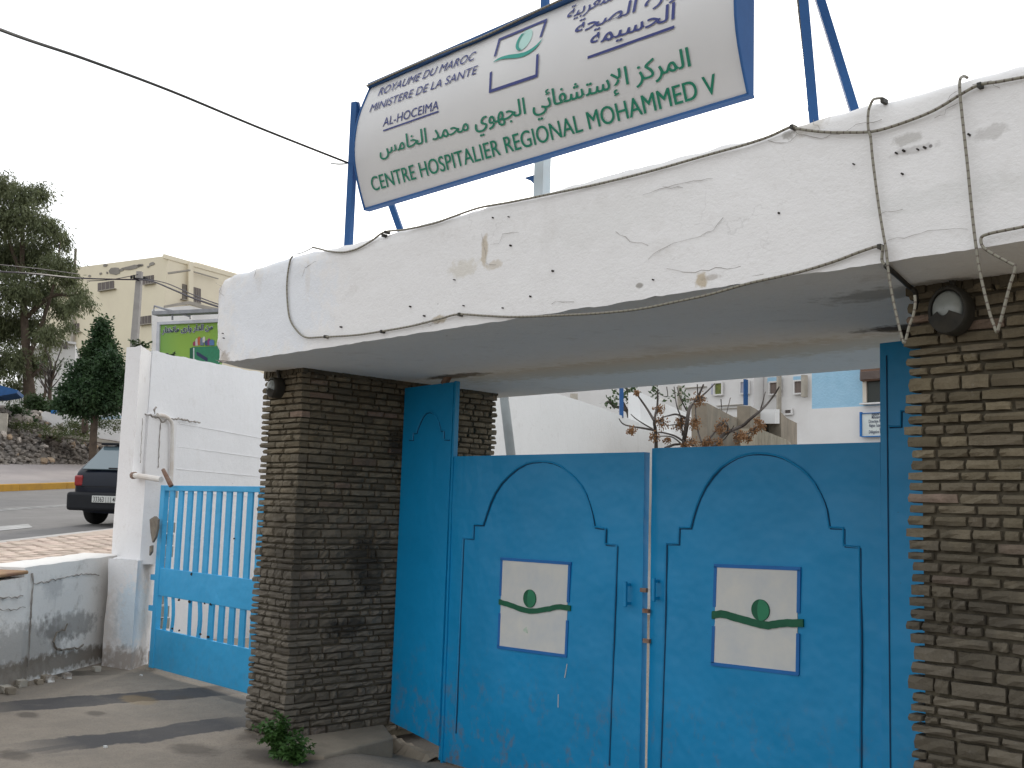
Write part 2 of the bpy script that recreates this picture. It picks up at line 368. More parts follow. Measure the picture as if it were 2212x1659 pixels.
tag(grid('ground', -900, 900, 12, -900, 900, 12, lambda x, y: V(x, y, -.9), M_ground), 'flat dry ground around the hospital', kind='structure')
M_road = simple('street_asphalt', (.20,.19,.185), (.15,.145,.14), 1.2, .85, .25, 60, .4, .01)
ROAD = .80
def strip(name, v0, v1, dz, mat, u0=-24, u1=150, du=3.0, thick=0, zf=None):
    n = int((u1-u0)/du); vs = []; fs = []
    for i in range(n+1):
        u = u0+(u1-u0)*i/n
        for v in (v0, v1): vs.append(st(u, v, dz if not zf else zf(u, v)))
    for i in range(n): fs.append((2*i, 2*i+1, 2*i+3, 2*i+2))
    if thick:
        k = len(vs); vs += [p-V(0,0,thick) for p in vs]
        for i in range(n): fs += [(2*i, 2*i+2, k+2*i+2, k+2*i), (2*i+1, k+2*i+1, k+2*i+3, 2*i+3)]
        fs += [(0, k, k+1, 1), (2*n, 2*n+1, k+2*n+1, k+2*n)]
    return mesh(name, vs, fs, mat)
tag(strip('street', 2.42, 13.62, ROAD, M_road, thick=2.2), 'grey asphalt street climbing away beyond the low wall', kind='structure')
M_white = simple('road_marking_white', (.46,.46,.45), (.24,.235,.23), 5, .8)
for (v, w) in ((7.86,.11), (8.09,.11)):
    tag(strip('lane_line', v-w/2, v+w/2, ROAD+.006, M_white), 'white line painted along the street', kind='structure')
for (ua, ub, va, vb) in ((2.2,6.2,4.55,5.15), (-1.5,3.2,3.5,4.1)):   # worn crossing bars
    tag(mesh('crossing_bar', [st(ua,va,ROAD+.006), st(ub,va+.05,ROAD+.006), st(ub+.7,vb,ROAD+.006), st(ua+.5,vb,ROAD+.006)], [(0,1,2,3)], M_white), 'worn white road marking near the kerb', kind='structure')
M_kerb = simple('pale_kerb_concrete', (.50,.48,.46), (.38,.36,.34), 4, .85, .2, 30, .3, .01)
M_kerby = simple('yellow_kerb_paint', (.55,.30,.035), (.40,.22,.04), 3, .75, .3, 20, .3, .01)
def kerb(name, v0, v1, dz, mat, label, L_, ua, ub):
    g = MB(); g2 = empty(name, st(ua, v0, dz), label, 'kerb'); u = ua
    base = MB().box((ub, 0, -.55), (150, v1-v0, 0), SU+V(0,0,SLOPE), SV, V(0,0,1), st(0, v0, dz))
    base.box((-24, 0, -.55), (ua, v1-v0, 0), SU+V(0,0,SLOPE), SV, V(0,0,1), st(0, v0, dz)); base.build('kerb_run', mat, g2)
    while u < ub-.01:
        bevel(MB().box((u+.006, 0, -.55), (u+L_-.006, v1-v0, 0), SU+V(0,0,SLOPE), SV, V(0,0,1), st(0, v0, dz+U(-.004,.004))).build('kerbstone', mat, g2), .012, 1); u += L_
    return g2
kerb('near_kerb', 2.26, 2.42, .955, M_kerb, 'pale concrete kerb edging the pink paved pavement beside the car', 1.0, -2, 9)
kerb('yellow_kerb', 13.62, 13.80, 1.0, M_kerby, 'yellow painted kerb on the far side of the street', 2.4, 12, 26.4)
M_paver = simple('pink_paver', (.56,.44,.38), (.50,.42,.34), 6, .85, .2, 60, .3, .005, rand=.18)
M_paveb = simple('pavement_bed', (.22,.17,.14), None, 4, .9)
pv = tag(strip('near_pavement', .05, 2.26, .935, M_paveb, u0=-24, u1=20, thick=1.4), 'pink block paved pavement above the low wall', kind='structure')
tag(strip('pavement_rest', .05, 2.26, .935, M_paveb, u0=20, u1=150, thick=1.4), 'pavement running on up the street', kind='structure')
shp = []
for k in range(3):
    rr = random.Random(k); mm = MB().box((0,0,-.03), (1,1,0)); me = bpy.data.meshes.new('paver')
    vs = [V(v.x+rr.uniform(-.02,.02), v.y+rr.uniform(-.03,.03), v.z) for v in mm.v]; me.from_pydata([tuple(v) for v in vs], [], mm.f); me.materials.append(M_paver); shp.append(me)
cells = []
pu, pw = .26, .135; row = 0; v = .42
while v < 2.24:
    u = -1.9+(row % 2)*pu/2
    while u < 6.6:
        cells.append((u, v)); u += pu
    v += pw; row += 1
rot = Matrix((SU+V(0,0,SLOPE), SV, V(0,0,1))).transposed().to_4x4()
cells.sort(key=lambda c: (st(*c, 1)-CP).length); restp = MB()
for i, (u, v) in enumerate(cells):
    if i < 300:
        o = link('paver', shp[i % 3]); o.parent = pv
        o.matrix_basis = Matrix.Translation(st(u+.006, v+.005, .952+U(-.003,.003))) @ rot @ Matrix.Diagonal((pu-.012, pw-.010, 1, 1))
    else: restp.box((u+.006, v+.005, .91), (u+pu-.006, v+pw-.005, .952), SU+V(0,0,SLOPE), SV, V(0,0,1), S0)
tag(restp.build('paver_field', M_paver, pv), kind='stuff')
# far side: pavement and rising hillside
def hill(u, v):
    z = 1.0+.085*(min(v, 19)-13.8)
    if v > 19: z += .25*(min(v, 27)-19)+.08*max(0, min(v-27, 120)); z += .25*noise.noise(V(u*.12, v*.12, 3))*min(1, (v-19)/4)
    return z
M_far = simple('far_pavement', (.36,.32,.31), (.30,.27,.26), .8, .9, .2, 30, .3, .01)
tag(strip('far_pavement', 13.80, 19.2, 0, M_far, zf=hill, thick=1.5), 'pinkish grey pavement across the street', kind='structure')
M_hill = simple('hill_earth', (.22,.17,.12), (.10,.12,.05), .35, .95, .1, 2, .6, .1)
tag(grid('hillside', -60, 260, 64, 18.6, 170, 50, lambda u, v: st(u, v, hill(u, v)-(.04 if v < 19.3 else 0)), M_hill), 'brown and green hillside rising behind the street', kind='structure')
# ================================================================== BEAM (canopy slab)
beam = empty('canopy_beam', V(-4, 5, 2.55), 'massive white plastered canopy slab spanning the entrance between the brick pillars', 'canopy')
X0, X1 = -6.87, 1.4
prof = []      # (y, z) from front bottom up, over the lip, back down
for k in range(13): prof.append((3.68, 2.55+.58*k/12))
prof += [(3.688,3.152), (3.71,3.168), (3.75,3.175), (3.80,3.172)]
for k in range(1, 8): prof.append((3.80+2.35*k/7, 3.16))
prof += [(6.25,3.13), (6.25,2.8), (6.25,2.55)]
def beamshell():
    n = 230; m = len(prof); vs = []; fs = []
    for i in range(n+1):
        x = X0+(X1-X0)*i/n; e = math.exp(-((x-X0)/.06)**2); e2 = math.exp(-((x-X0)/.22)**2)
        for k, (y, z) in enumerate(prof):
            p = V(x, y, z); a = noise.noise(p*1.3)*.010+noise.noise(p*5)*.004
            if k <= 12: y += a; 
            if 9 <= k <= 16:
                h = noise.noise(V(x*2.3, 0, 7))*.016+noise.noise(V(x*9, 0, 3))*.009+max(0, noise.noise(V(x*1.1, 4, 1)))*.03
                z += h*min(1, (k-8)/4); y += noise.noise(V(x*7, k*.3, 5))*.006
            if k == 0: z += noise.noise(V(x*6, 2, 2))*.006+.004*noise.noise(V(x*30, 2, 2)); y += noise.noise(V(x*11, 1, 2))*.004
            # broken left end
            y += e*.02*(1+noise.noise(V(x*20, y*9, z*9))) if k <= 14 else 0
            if k in (0, 1, 2): z += e2*.022*(1+noise.noise(V(x*14, 1, k)))*(1 if k == 0 else .4); y += e2*.02
            if 10 <= k <= 16: z -= max(0, e2*.05*noise.noise(V(x*13, 3, k*.2))+e*.03)
            xx = x+(e*.03*noise.noise(V(k*.9, 2, 1)) if i == 0 else 0)
            vs.append(V(xx, y, z))
    for i in range(n):
        for k in range(m-1): fs.append((i*m+k, i*m+k+1, (i+1)*m+k+1, (i+1)*m+k))
    fs.append(tuple(range(m-1, -1, -1))); fs.append(tuple(n*m+k for k in range(m)))
    return mesh('slab', vs, fs, M_beam, beam, False)
sh_ = beamshell()
for p in sh_.data.polygons: p.use_smooth = len(p.vertices) == 4
def soff():
    nx, ny = 90, 26; vs = []; fs = []
    for j in range(ny+1):
        for i in range(nx+1):
            x = X0+.01+(X1-X0-.02)*i/nx; y = 3.686+(6.245-3.686)*j/ny
            z = 2.5485+.006*noise.noise(V(x*1.2, y*1.2, 9))*math.sin(math.pi*j/ny)
            if j == 0: z = 2.553+noise.noise(V(x*6, 2, 2))*.006
            if x < X0+.5: z += .03*math.exp(-((x-X0)/.2)**2)*math.exp(-((y-3.68)/.15)**2)
            vs.append(V(x, y, z))
    for j in range(ny):
        for i in range(nx): a = j*(nx+1)+i; fs.append((a, a+nx+1, a+nx+2, a+1))
    return mesh('soffit', vs, fs, M_soffit, beam, True)
soff()
# chips of loose plaster at the broken corner and along the lower edge
for (x, y, s) in ((945,693,.03),(905,702,.02),(1385,618,.022),(930,699,.018)):
    p = ony(x, y, 3.69); g = MB(); rr = random.Random(int(x)); ring = []
    for k in range(7):
        a = k*2*math.pi/7; ring.append(p+V(math.cos(a)*s*rr.uniform(.7,1.5), -.008, math.sin(a)*s*rr.uniform(.4,.9)))
    g.prism(ring, V(0,.03,0)); g.build('plaster_chip', M_beam, beam)
# drilled holes
for (x, y) in ((1935,330),(1951,325),(1981,322),(1996,318),(2092,290),(1843,354),(1948,375),(1682,460),(1064,470),(1098,468),(1102,530),(1145,640),(1193,585),(1000,660),(1085,665),(980,604),(885,662),(1410,604),(480,720),(482,730),(735,706),(915,682)):
    p = ony(x, y, 3.672); r = U(.003,.0052)
    MB().tube([p+V(0,-.003,0), p+V(0,.02,0)], r, 7).build('drill_hole', M_hole, beam)
# hairline cracks in relief
def crack(pts, w=.0011, seed=0, parent=beam, Y=3.674):
    rr = random.Random(seed); P = []
    for i in range(len(pts)-1):
        a, b = ony(*pts[i], Y), ony(*pts[i+1], Y); n = max(2, int((b-a).length/.03))
        for k in range(n): P.append(a.lerp(b, k/n)+V(rr.uniform(-1,1)*.005, 0, rr.uniform(-1,1)*.006))
    P.append(ony(*pts[-1], Y)); MB().tube(P, [w*rr.uniform(.4,1.2) for _ in P], 4).build('crack', M_crack, parent)
for i, pts in enumerate([[(1718,288),(1735,290),(1775,300),(1795,292),(1830,285),(1850,270),(1905,258)],[(1660,305),(1700,310),(1722,290)],[(1755,262),(1765,272),(1775,285)],
        [(2020,255),(2040,245),(2052,230),(2070,222)],[(2040,225),(2055,205),(2070,196)],[(2100,185),(2140,178),(2160,190)],[(1430,405),(1470,398),(1500,392),(1540,385)],[(1390,418),(1440,404),(1475,405)],
        [(1060,530),(1078,525),(1085,505),(1120,502)],[(1400,560),(1440,530),(1500,512),(1540,500),(1562,470)],[(1330,500),(1360,520),(1400,530)],[(1440,580),(1490,590),(1530,582),(1600,575)],
        [(1040,505),(1048,540),(1050,570),(1072,572)],[(1905,462),(1925,455),(1950,452)],[(1920,520),(1990,505),(2020,495),(2090,495)],[(660,577),(672,568),(683,565)],[(652,600),(657,585),(660,577)],[(466,612),(478,618),(474,630),(484,640)],[(474,752),(484,760),(480,770),(492,776)],[(464,735),(472,742),(470,756)],[(556,572),(553,585),(548,600)],[(900,700),(915,696),(930,702),(945,698)],[(1190,655),(1215,650),(1240,652)],[(1560,612),(1600,600),(1650,592)]]):
    crack(pts, seed=i)
# ================================================================== PILLARS
def rough_box(seed, nx=3, nz=2):
    rr = random.Random(seed); vs = {}; V_ = []; F_ = []
    def vid(i, j, k):
        if (i, j, k) not in vs:
            x, y, z = i/nx, j/1, k/nz
            ex = (i in (0, nx)); ez = (k in (0, nz))
            jx = rr.uniform(-.02,.02)*(0.7 if ex else .5); jz = rr.uniform(-.045,.045)
            dy = rr.uniform(-.10,.10) if j == 0 else 0
            if j == 0:
                if ex: dy += .06; x += .012 if i == 0 else -.012
                if ez: dy += .06; z += .03 if k == 0 else -.03
            vs[(i, j, k)] = len(V_); V_.append((x+jx, y+dy, z+jz))
        return vs[(i, j, k)]
    for i in range(nx):
        for k in range(nz):
            F_.append((vid(i,0,k), vid(i+1,0,k), vid(i+1,0,k+1), vid(i,0,k+1)))
        F_.append((vid(i,0,0), vid(i,1,0), vid(i+1,1,0), vid(i+1,0,0))); F_.append((vid(i,0,nz), vid(i+1,0,nz), vid(i+1,1,nz), vid(i,1,nz)))
    for k in range(nz):
        F_.append((vid(0,0,k), vid(0,0,k+1), vid(0,1,k+1), vid(0,1,k))); F_.append((vid(nx,0,k), vid(nx,1,k), vid(nx,1,k+1), vid(nx,0,k+1)))
    return V_, F_
BV = [rough_box(s) for s in range(14)]
def pillar(name, label, x0, x1, y0, y1, z0, z1, mat, faces, seed, wall_top=None):
    rr = random.Random(seed); P = empty(name, V((x0+x1)/2, (y0+y1)/2, z0), label, 'pillar')
    ins = .030
    core = MB().box((x0+ins, y0+ins, z0-.05), (x1-ins, y1-ins, z1-.002)); core.build('mortar_core', M_mortar, P)
    meshes = []
    for v_, f_ in BV:
        me = bpy.data.meshes.new('brick'); me.from_pydata(v_, [], f_); me.materials.append(mat); meshes.append(me)
    items = []   # (org, ex, ey, L, D, H)
    z = z0
    while z < z1-.02:
        h = rr.choice([.024,.027,.030,.031,.033,.035,.036,.040,.052]); h = min(h, z1-z-.002); gap = rr.uniform(.010,.015)
        pr = rr.uniform(-.008,.008)
        for face in faces:
            if face == 'front': a, b = x0, x1; org = lambda s, p: V(s, y0+p, 0); ex = V(1,0,0); ey = V(0,1,0)
            elif face == 'right': a, b = y0+.075, y1; org = lambda s, p: V(x1-p, s, 0); ex = V(0,1,0); ey = V(-1,0,0)
            s = a-rr.uniform(0, .03) if face == 'front' else a+rr.uniform(-.01,.01)
            while s < b-.015:
                L_ = rr.choice([.06,.08,.10,.11,.13,.15,.17,.21]); 
                if s+L_ > b-.05: L_ = b-s+(rr.uniform(-.004,.012) if face == 'front' else 0)
                dep = rr.uniform(-.010,.008)+pr*.5
                if face == 'front' and abs(s+L_-b) < .02: L_ -= dep*.5
                items.append((org(s, dep)+V(0,0,z), ex, ey, L_-.009, .075, h, face)); s += L_+rr.uniform(.002,.006)
        z += h+gap*.95
    def score(it):
        c = it[0]+it[1]*it[3]/2; d = (c-CP); n = -it[2]; cx = d.dot(CR)/d.dot(CF)*F_PX; cy = d.dot(CU)/d.dot(CF)*F_PX
        vis = abs(cx) < W_PX/2+40 and abs(cy) < H_PX/2+30
        if face_hidden(it): vis = False
        return -(it[3]*it[5]*abs(d.normalized().dot(n))/(c-CP).length_squared)*(1 if vis else .001)
    def face_hidden(it): return it[0].y > 5.03 and it[0].z < 1.9
    items.sort(key=score)
    restm = MB()
    for i, (o0, ex, ey, L_, D, H, fc) in enumerate(items):
        k = rr.randrange(len(BV)); fl = 1
        M = Matrix((ex*L_, ey*D, V(0,0,H))).transposed().to_4x4(); M.translation = o0
        if fc == 'right': pass
        if i < 300:
            o = link('brick', meshes[k]); o.parent = P; o.matrix_parent_inverse = PINV(P); o.matrix_basis = M
        else:
            restm.add([M @ V(*v) for v in BV[k][0]], BV[k][1])
    if restm.v: tag(restm.build('brick_courses', mat, P), kind='stuff')
    return P
LP = pillar('brick_pillar', 'tall left gate pillar of thin rough grey brown bricks with weeds at its foot', -6.935, -6.446, 4.144, 6.02, -.02, 2.552, M_brick, ('front', 'right'), 3)
RP = pillar('brick_pillar', 'right gate pillar of thin rough bricks beside the right blue leaf under the canopy', -2.012, -1.40, 4.144, 4.95, -.02, 2.552, M_brick2, ('front',), 11)
# ragged mortar cap under the slab
for P_, xa, xb, yb in ((LP, -6.94, -6.44, 6.02), (RP, -2.02, -1.4, 4.6)):
    g = MB(); n = 26
    for k in range(n):
        x = xa+(xb-xa)*(k+.5)/n; w = (xb-xa)/n*.8; g.box((x-w, 4.135+U(-.006,.015), 2.515+U(-.014,.01)), (x+w, 4.18, 2.56))
    if P_ is LP:
        for k in range(40):
            y = 4.15+1.85*(k+.5)/40; g.box((-6.48, y-.03, 2.52+U(-.01,.012)), (-6.432+U(-.01,.008), y+.03, 2.56))
    g.build('mortar_cap', M_mortar, P_)
# bulkhead lamps on the pillars
M_glass = simple('milky_lamp_glass', (.34,.36,.34), (.24,.26,.25), 8, .25, .5)
M_dark = simple('lamp_dark_metal', (.02,.02,.018), (.045,.04,.03), 12, .6, .4)
def lamp(cx, cy, Y, r, label, grp='oval bulkhead lamps on the pillars'):
    c = ony(cx, cy, Y); P = empty('bulkhead_lamp', c, label, 'lamp', grp); n = 26
    ring = lambda R, y, sc=1.0: [c+V(math.cos(2*math.pi*k/n)*R*.82, y, math.sin(2*math.pi*k/n)*R*sc) for k in range(n)]
    def lathe(name, rows, mat, cap=True):
        vs = []; fs = []
        for (R, y) in rows: vs += ring(R, y)
        for i in range(len(rows)-1):
            for k in range(n): fs.append((i*n+k, (i+1)*n+k, (i+1)*n+(k+1) % n, i*n+(k+1) % n))
        if cap: fs.append(tuple(range((len(rows)-1)*n, len(rows)*n)))
        return mesh(name, vs, fs, mat, P, True)
    lathe('lamp_base', [(r*1.02, .03), (r*1.04, -.03), (r*.98, -.045), (r*.86, -.05), (r*.80, -.035)], M_dark, True)
    lathe('lamp_glass', [(r*.80, -.035), (r*.74, -.047), (r*.60, -.06), (r*.42, -.068), (r*.18, -.072), (.001, -.073)], M_glass, False)
    g = MB()     # lower guard plate covering the bottom third
    for k in range(10):
        a0 = math.radians(200+14*k); a1 = a0+math.radians(14)
        q = [c+V(math.cos(a)*r*.84*f, y, math.sin(a)*r*f) for a, f, y in ((a0,.98,-.052),(a1,.98,-.052),(a1,.30,-.078),(a0,.30,-.078))]
        g.add(q, [(0,1,2,3)])
    g.build('lamp_guard', M_dark, P)
    MB().tube(spline([c+V(0,.02,r), c+V(0,.0,r+.05), c+V(.01,.02,2.55-c.z)], 4), .012, 6).build('lamp_cable', M_dark, P)
    return P
lamp(2056, 672, 4.11, .094, 'oval lamp on the right pillar with milky glass and black surround', )
lamp(598, 838, 4.11, .072, 'oval lamp high on the left brick pillar, partly black with dirt')
# plinth step and patch at the left pillar's foot
pl = MB().prism([onz(612,1640,.0)+V(0,0,.03), onz(700,1632,.03), onz(850,1592,.03), V(-6.46,5.0,.03), V(-6.46,4.2,.03)], V(0,0,-.18))
tag(bevel(pl.build('plinth_step', M_concd), .012, 2), 'low grey concrete step along the foot of the left brick pillar', 'step')
tag(mesh('rubble_sill', [V(-6.45+.55*i/14+.02*noise.noise(V(i*1.7,j,0)), 4.93+.16*j/3, drive_z(-6.3, 5.0)+(.10 if 0 < j < 3 else -.02)*(1-.6*i/14)+.03*noise.noise(V(i*.9,j*2,1))) for j in range(4) for i in range(15)],
     [(j*15+i, j*15+i+1, (j+1)*15+i+1, (j+1)*15+i) for j in range(3) for i in range(14)], M_concd), 'broken concrete sill under the narrow blue panel', 'sill')
# ================================================================== GATE LEAVES AND FIXED PANELS
G = 5.05
def slabpx(mb, x0, x1, z0, z1, y0=G, t=.045): return mb.box((x0, y0, z0), (x1, y0+t, z1))
def leaf(name, x0, x1, zb, zt, label, mould, panel, ball, wave, handle, zb1=None):
    P = empty(name, V((x0+x1)/2, G, zb), label, 'gate', 'two leaves of the blue double gate')
    nx, nz = 36, 44; vs = []; fs = []; zb1 = zb if zb1 is None else zb1
    for j in range(nz+1):          # sheet steel, slightly buckled, edges turned back
        for i in range(nx+1):
            x = x0+(x1-x0)*i/nx; zz = zb+(zb1-zb)*i/nx; z = zz+(zt-zz)*j/nz
            y = G+.008*noise.noise(V(x*2.1, z*1.7, 3))+.004*noise.noise(V(x*6, z*5, 5))
            e = min(x-x0, x1-x)
            if name == 'gate_leaf' and x-x0 < .09 and x0 > -4.5: y += .030*(1-(x-x0)/.09)**1.5
            vs.append(V(x, y, z))
    for j in range(nz):
        for i in range(nx): a = j*(nx+1)+i; fs.append((a, a+1, a+nx+2, a+nx+1))
    k = len(vs); rim = [j*(nx+1) for j in range(nz+1)]+[nz*(nx+1)+i for i in range(1, nx+1)]+[j*(nx+1)+nx for j in range(nz-1, -1, -1)]+[i for i in range(nx-1, 0, -1)]
    for r in rim: vs.append(V(vs[r].x, G+.05, vs[r].z))
    n = len(rim)
    for a in range(n): fs.append((rim[a], k+a, k+(a+1) % n, rim[(a+1) % n]))
    fs.append(tuple(reversed(range(k, k+n))))
    sh = mesh('leaf_sheet', vs, fs, M_gate, P, True)
    m = sh.modifiers.new('e', 'EDGE_SPLIT'); m.split_angle = .5
    pts = [ony(x, y, G-.004) for x, y in mould]
    # left as drawn: rod welded on the sheet with a dark joint beside it
    MB().tube(pts, .0062, 6).build('arch_moulding', M_gate, P)
    MB().tube([p+V(.009, .002, -.009) for p in pts], .0042, 4).build('moulding_joint', M_groove, P)
    q = [ony(x, y, G-.006) for x, y in panel]
    c = sum(q, V(0,0,0))/4
    nb = 14
    def edge(a, b, seed): return [a.lerp(b, i/nb)+V(noise.noise(V(i*.9, seed, 0))*.004, 0, noise.noise(V(i*.8, seed, 4))*.004) for i in range(nb)]
    out = edge(q[0], q[1], 1)+edge(q[1], q[2], 2)+edge(q[2], q[3], 3)+edge(q[3], q[0], 4)
    pn = MB().prism(out, V(0,.012,0)).build('emblem_panel', M_panel, P)
    w = .019
    def bar(a, b, t0, t1, off):
        d = (b-a).normalized(); nn = V(d.z, 0, -d.x); 
        if (a+b)/2-c != V(0,0,0) and nn.dot((a+b)/2-c) < 0: nn = -nn
        A = a.lerp(b, t0); B = a.lerp(b, t1)
        MB().prism([A-nn*.004, B-nn*.004, B+nn*(w-.004), A+nn*(w-.004)], V(0,.012,0)).build('panel_border', M_cobalt, P).location = (0, -.003, 0)
    bar(q[0], q[1], -.03, 1.03, 0); bar(q[1], q[2], 0, .42, 0); bar(q[1], q[2], .62, 1.02, 0); bar(q[2], q[3], -.02, 1.03, 0); bar(q[3], q[0], 0, .38, 0); bar(q[3], q[0], .58, 1, 0)
    # wavy band
    cc = spline([ony(x, y, G-.014) for x, y in wave], 5); n = len(cc); hw = wave_w[0]; poly = []
    for i in range(n): poly.append(cc[i]+V(0,0,hw*(1+.25*noise.noise(V(i*.6, 1, 0)))))
    for i in range(n-1, -1, -1): poly.append(cc[i]-V(0,0,hw*(1+.25*noise.noise(V(i*.6, 5, 0)))))
    g = MB(); kk = len(poly)
    vs = poly+[p+V(0,.012,0) for p in poly]; fs = [(i, i+1, kk-2-i, kk-1-i) for i in range(n-1)]+[(i, i+kk, (i+1) % kk+kk, (i+1) % kk) for i in range(kk)]
    mesh('wavy_band', vs, fs, M_green, P)
    b = ony(ball[0], ball[1], G-.012); r = ball[2]
    MB().prism([b+V(math.cos(a)*r*1.12, 0, math.sin(a)*r*1.12) for a in [i*math.pi/16 for i in range(32)]], V(0,.01,0)).build('emblem_disc', M_green, P)
    cres = [b+V(math.cos(a)*r*1.10, -.003, math.sin(a)*r*1.1) for a in [math.radians(-88+176*i/12) for i in range(13)]]+[b+V(-r*.34*math.cos(a), -.003, math.sin(a)*r*1.1) for a in [math.radians(88-176*i/8) for i in range(9)]]
    MB().prism(cres, V(0,.004,0)).build('emblem_crescent', M_green2, P)
    hp = [ony(handle[0], handle[1], G-.035), ony(handle[0]-2, handle[2], G-.035)]
    bevel(MB().box((hp[0].x-.010, G-.052, hp[1].z), (hp[0].x+.010, G-.030, hp[0].z)).build('pull_handle', M_gate, P), .004, 1)
    for z in (hp[0].z-.02, hp[1].z+.02): MB().box((hp[0].x-.007, G-.031, z-.008), (hp[0].x+.007, G+.012, z+.008)).build('handle_mount', M_gate, P)
    return P
wave_w = [.0165]
mL = [(983,1581),(1000.7,1162),(1022,1162.8),(1023.2,1132.7),(1042.9,1133)]+[(1050,1110),(1058,1086),(1068.4,1063.7),(1083,1042),(1100.8,1024.4),(1117,1011),(1135.5,1001.2),(1150,997.5),(1165.6,996.6),(1180,997),(1193.4,998.9),(1211,1006.5),(1228,1019.7),(1243,1033.5),(1255.9,1049.8),(1265,1067),(1272,1086.8),(1278.5,1111),(1283.6,1137.8)]+[(1308,1141.3),(1306.7,1174.8),(1332.2,1177),(1324,1390),(1313.7,1650)]
gl = leaf('gate_leaf', -5.895, -4.112, -.125, 1.972, 'left blue steel gate leaf, edge open beside the gap, emblem with small pale green smudge', mL,
     [(1085,1209),(1229,1219),(1221,1415),(1078,1396)], (1143.6,1293,.052), [(1077,1299.8),(1100.7,1307),(1142.4,1320),(1181.7,1315.5),(1205,1311),(1231,1314)], (1353,1256,1311), -.13)
sm = [ony(x, y, G-.0085) for x, y in ((1137,1354),(1140,1368),(1134,1366),(1129,1361))]
MB().prism(sm, V(0,.004,0)).build('paint_smudge', simple('pale_green_smudge', (.40,.52,.42), (.6,.62,.56), 40, .7), gl)
for a, b in (((1225,1434),(1220,1464)), ((1206,1500),(1205.5,1528))):
    MB().tube([ony(*a, G-.004), ony(*b, G-.004)], .003, 4).build('white_scratch', M_panel, gl)
wave_w[0] = .020
mR = [(1424.8,1655),(1434.2,1386.8),(1438.3,1173.7),(1465.3,1173.7),(1466.7,1139),(1491,1139),(1497.7,1111.6),(1504,1092),(1511.2,1073.8),(1523,1050),(1538.2,1027.9),(1556,1009),(1576,995.4),(1592,987),(1608.5,982),(1624,979.3),(1640.9,978.7),(1659,980),(1676,983.3),(1693,989),(1711,999.5),(1728,1010.5),(1743.5,1025),(1758,1043.5),(1770.5,1065.7),(1778,1082),(1784,1100.8),(1790.8,1138.6),(1821.8,1140),(1821.8,1177.8),(1855.6,1180.5),(1858.3,1386.8),(1857,1656)]
gr_ = leaf('gate_leaf', -4.078, -2.612, -.13, 1.995, 'right blue steel gate leaf next to the right brick pillar, larger looking emblem panel', mR,
     [(1547.7,1224),(1724,1231),(1720.5,1453),(1541,1432)], (1642.3,1318,.0505), [(1537,1329),(1561.6,1327),(1604.8,1339),(1650.7,1350),(1691,1346.5),(1734,1346)], (1414,1248,1300))
for a in ((1391,1275),(1396,1320),(1397,1385)):
    p = ony(*a, G); MB().box((p.x-.03, G+.0, p.z-.012), (p.x+.015, G+.02, p.z+.012)).build('lock_bolt', M_rust, gr_)
def fixed(x0, x1, zb0, zb1, zt, label, mould, extra):
    P = empty('fixed_gate_panel', V((x0+x1)/2, G, zb0), label, 'gate panel', 'narrow fixed blue panels flanking the gate')
    y = G-.012
    MB().prism([V(x0-.012,y,zb0), V(x0,y,zt-.01), V(x1,y,zt), V(x1-.02,y,zb1)], V(0,.055,0)).build('panel_sheet', M_gate, P)
    pts = [ony(a, b, y-.003) for a, b in mould]
    MB().tube(pts, .0045, 5).build('arch_moulding', M_gate, P); MB().tube([p+V(.006,.002,-.007) for p in pts], .0034, 4).build('moulding_joint', M_groove, P)
    for (a, b) in extra:
        p = [ony(a[0], a[1], y-.001), ony(b[0], b[1], y-.001)]
        MB().tube(p, .0045, 4).build('seam', M_groove, P)
    return P
fl = fixed(-6.425, -5.865, .05, -.03, 2.505, 'narrow fixed blue panel with small arch line beside the left brick pillar',
      [(882.4,949.5),(892,949.9),(892.6,934.9),(899.7,934.9),(902,926),(905.5,917.5),(910,907),(914.8,897.8),(920,892),(926.3,889.7),(932,890.6),(937.9,894.4),(943,901),(947.2,910.6),(951.8,930.2),(958.8,930.2),(958.8,948.8),(970.3,949.4)], [])
MB().box((-5.865+.002, G-.008, -.16), (-5.845, G+.03, 2.512)).build('hinge_post', M_gate, fl)
MB().tube([V(-6.0, G+.01, 2.50), V(-5.96, G+.02, 2.56)], .03, 6).build('top_pivot', M_rust, fl)
fr = fixed(-2.604, -2.0, -.13, -.13, 2.50, 'narrow fixed blue panel beside the right brick pillar with stepped seam line', 
      [(1919.5,921),(1945.5,920.5),(1945.8,887),(1964,885.5)], [((1915.2,768),(1917.5,1000)), ((1917.5,1000),(1923.5,1659))])
MB().box((-2.50, G+.0, 2.49), (-2.25, G+.05, 2.548)).build('top_pivot', M_hole, fr)
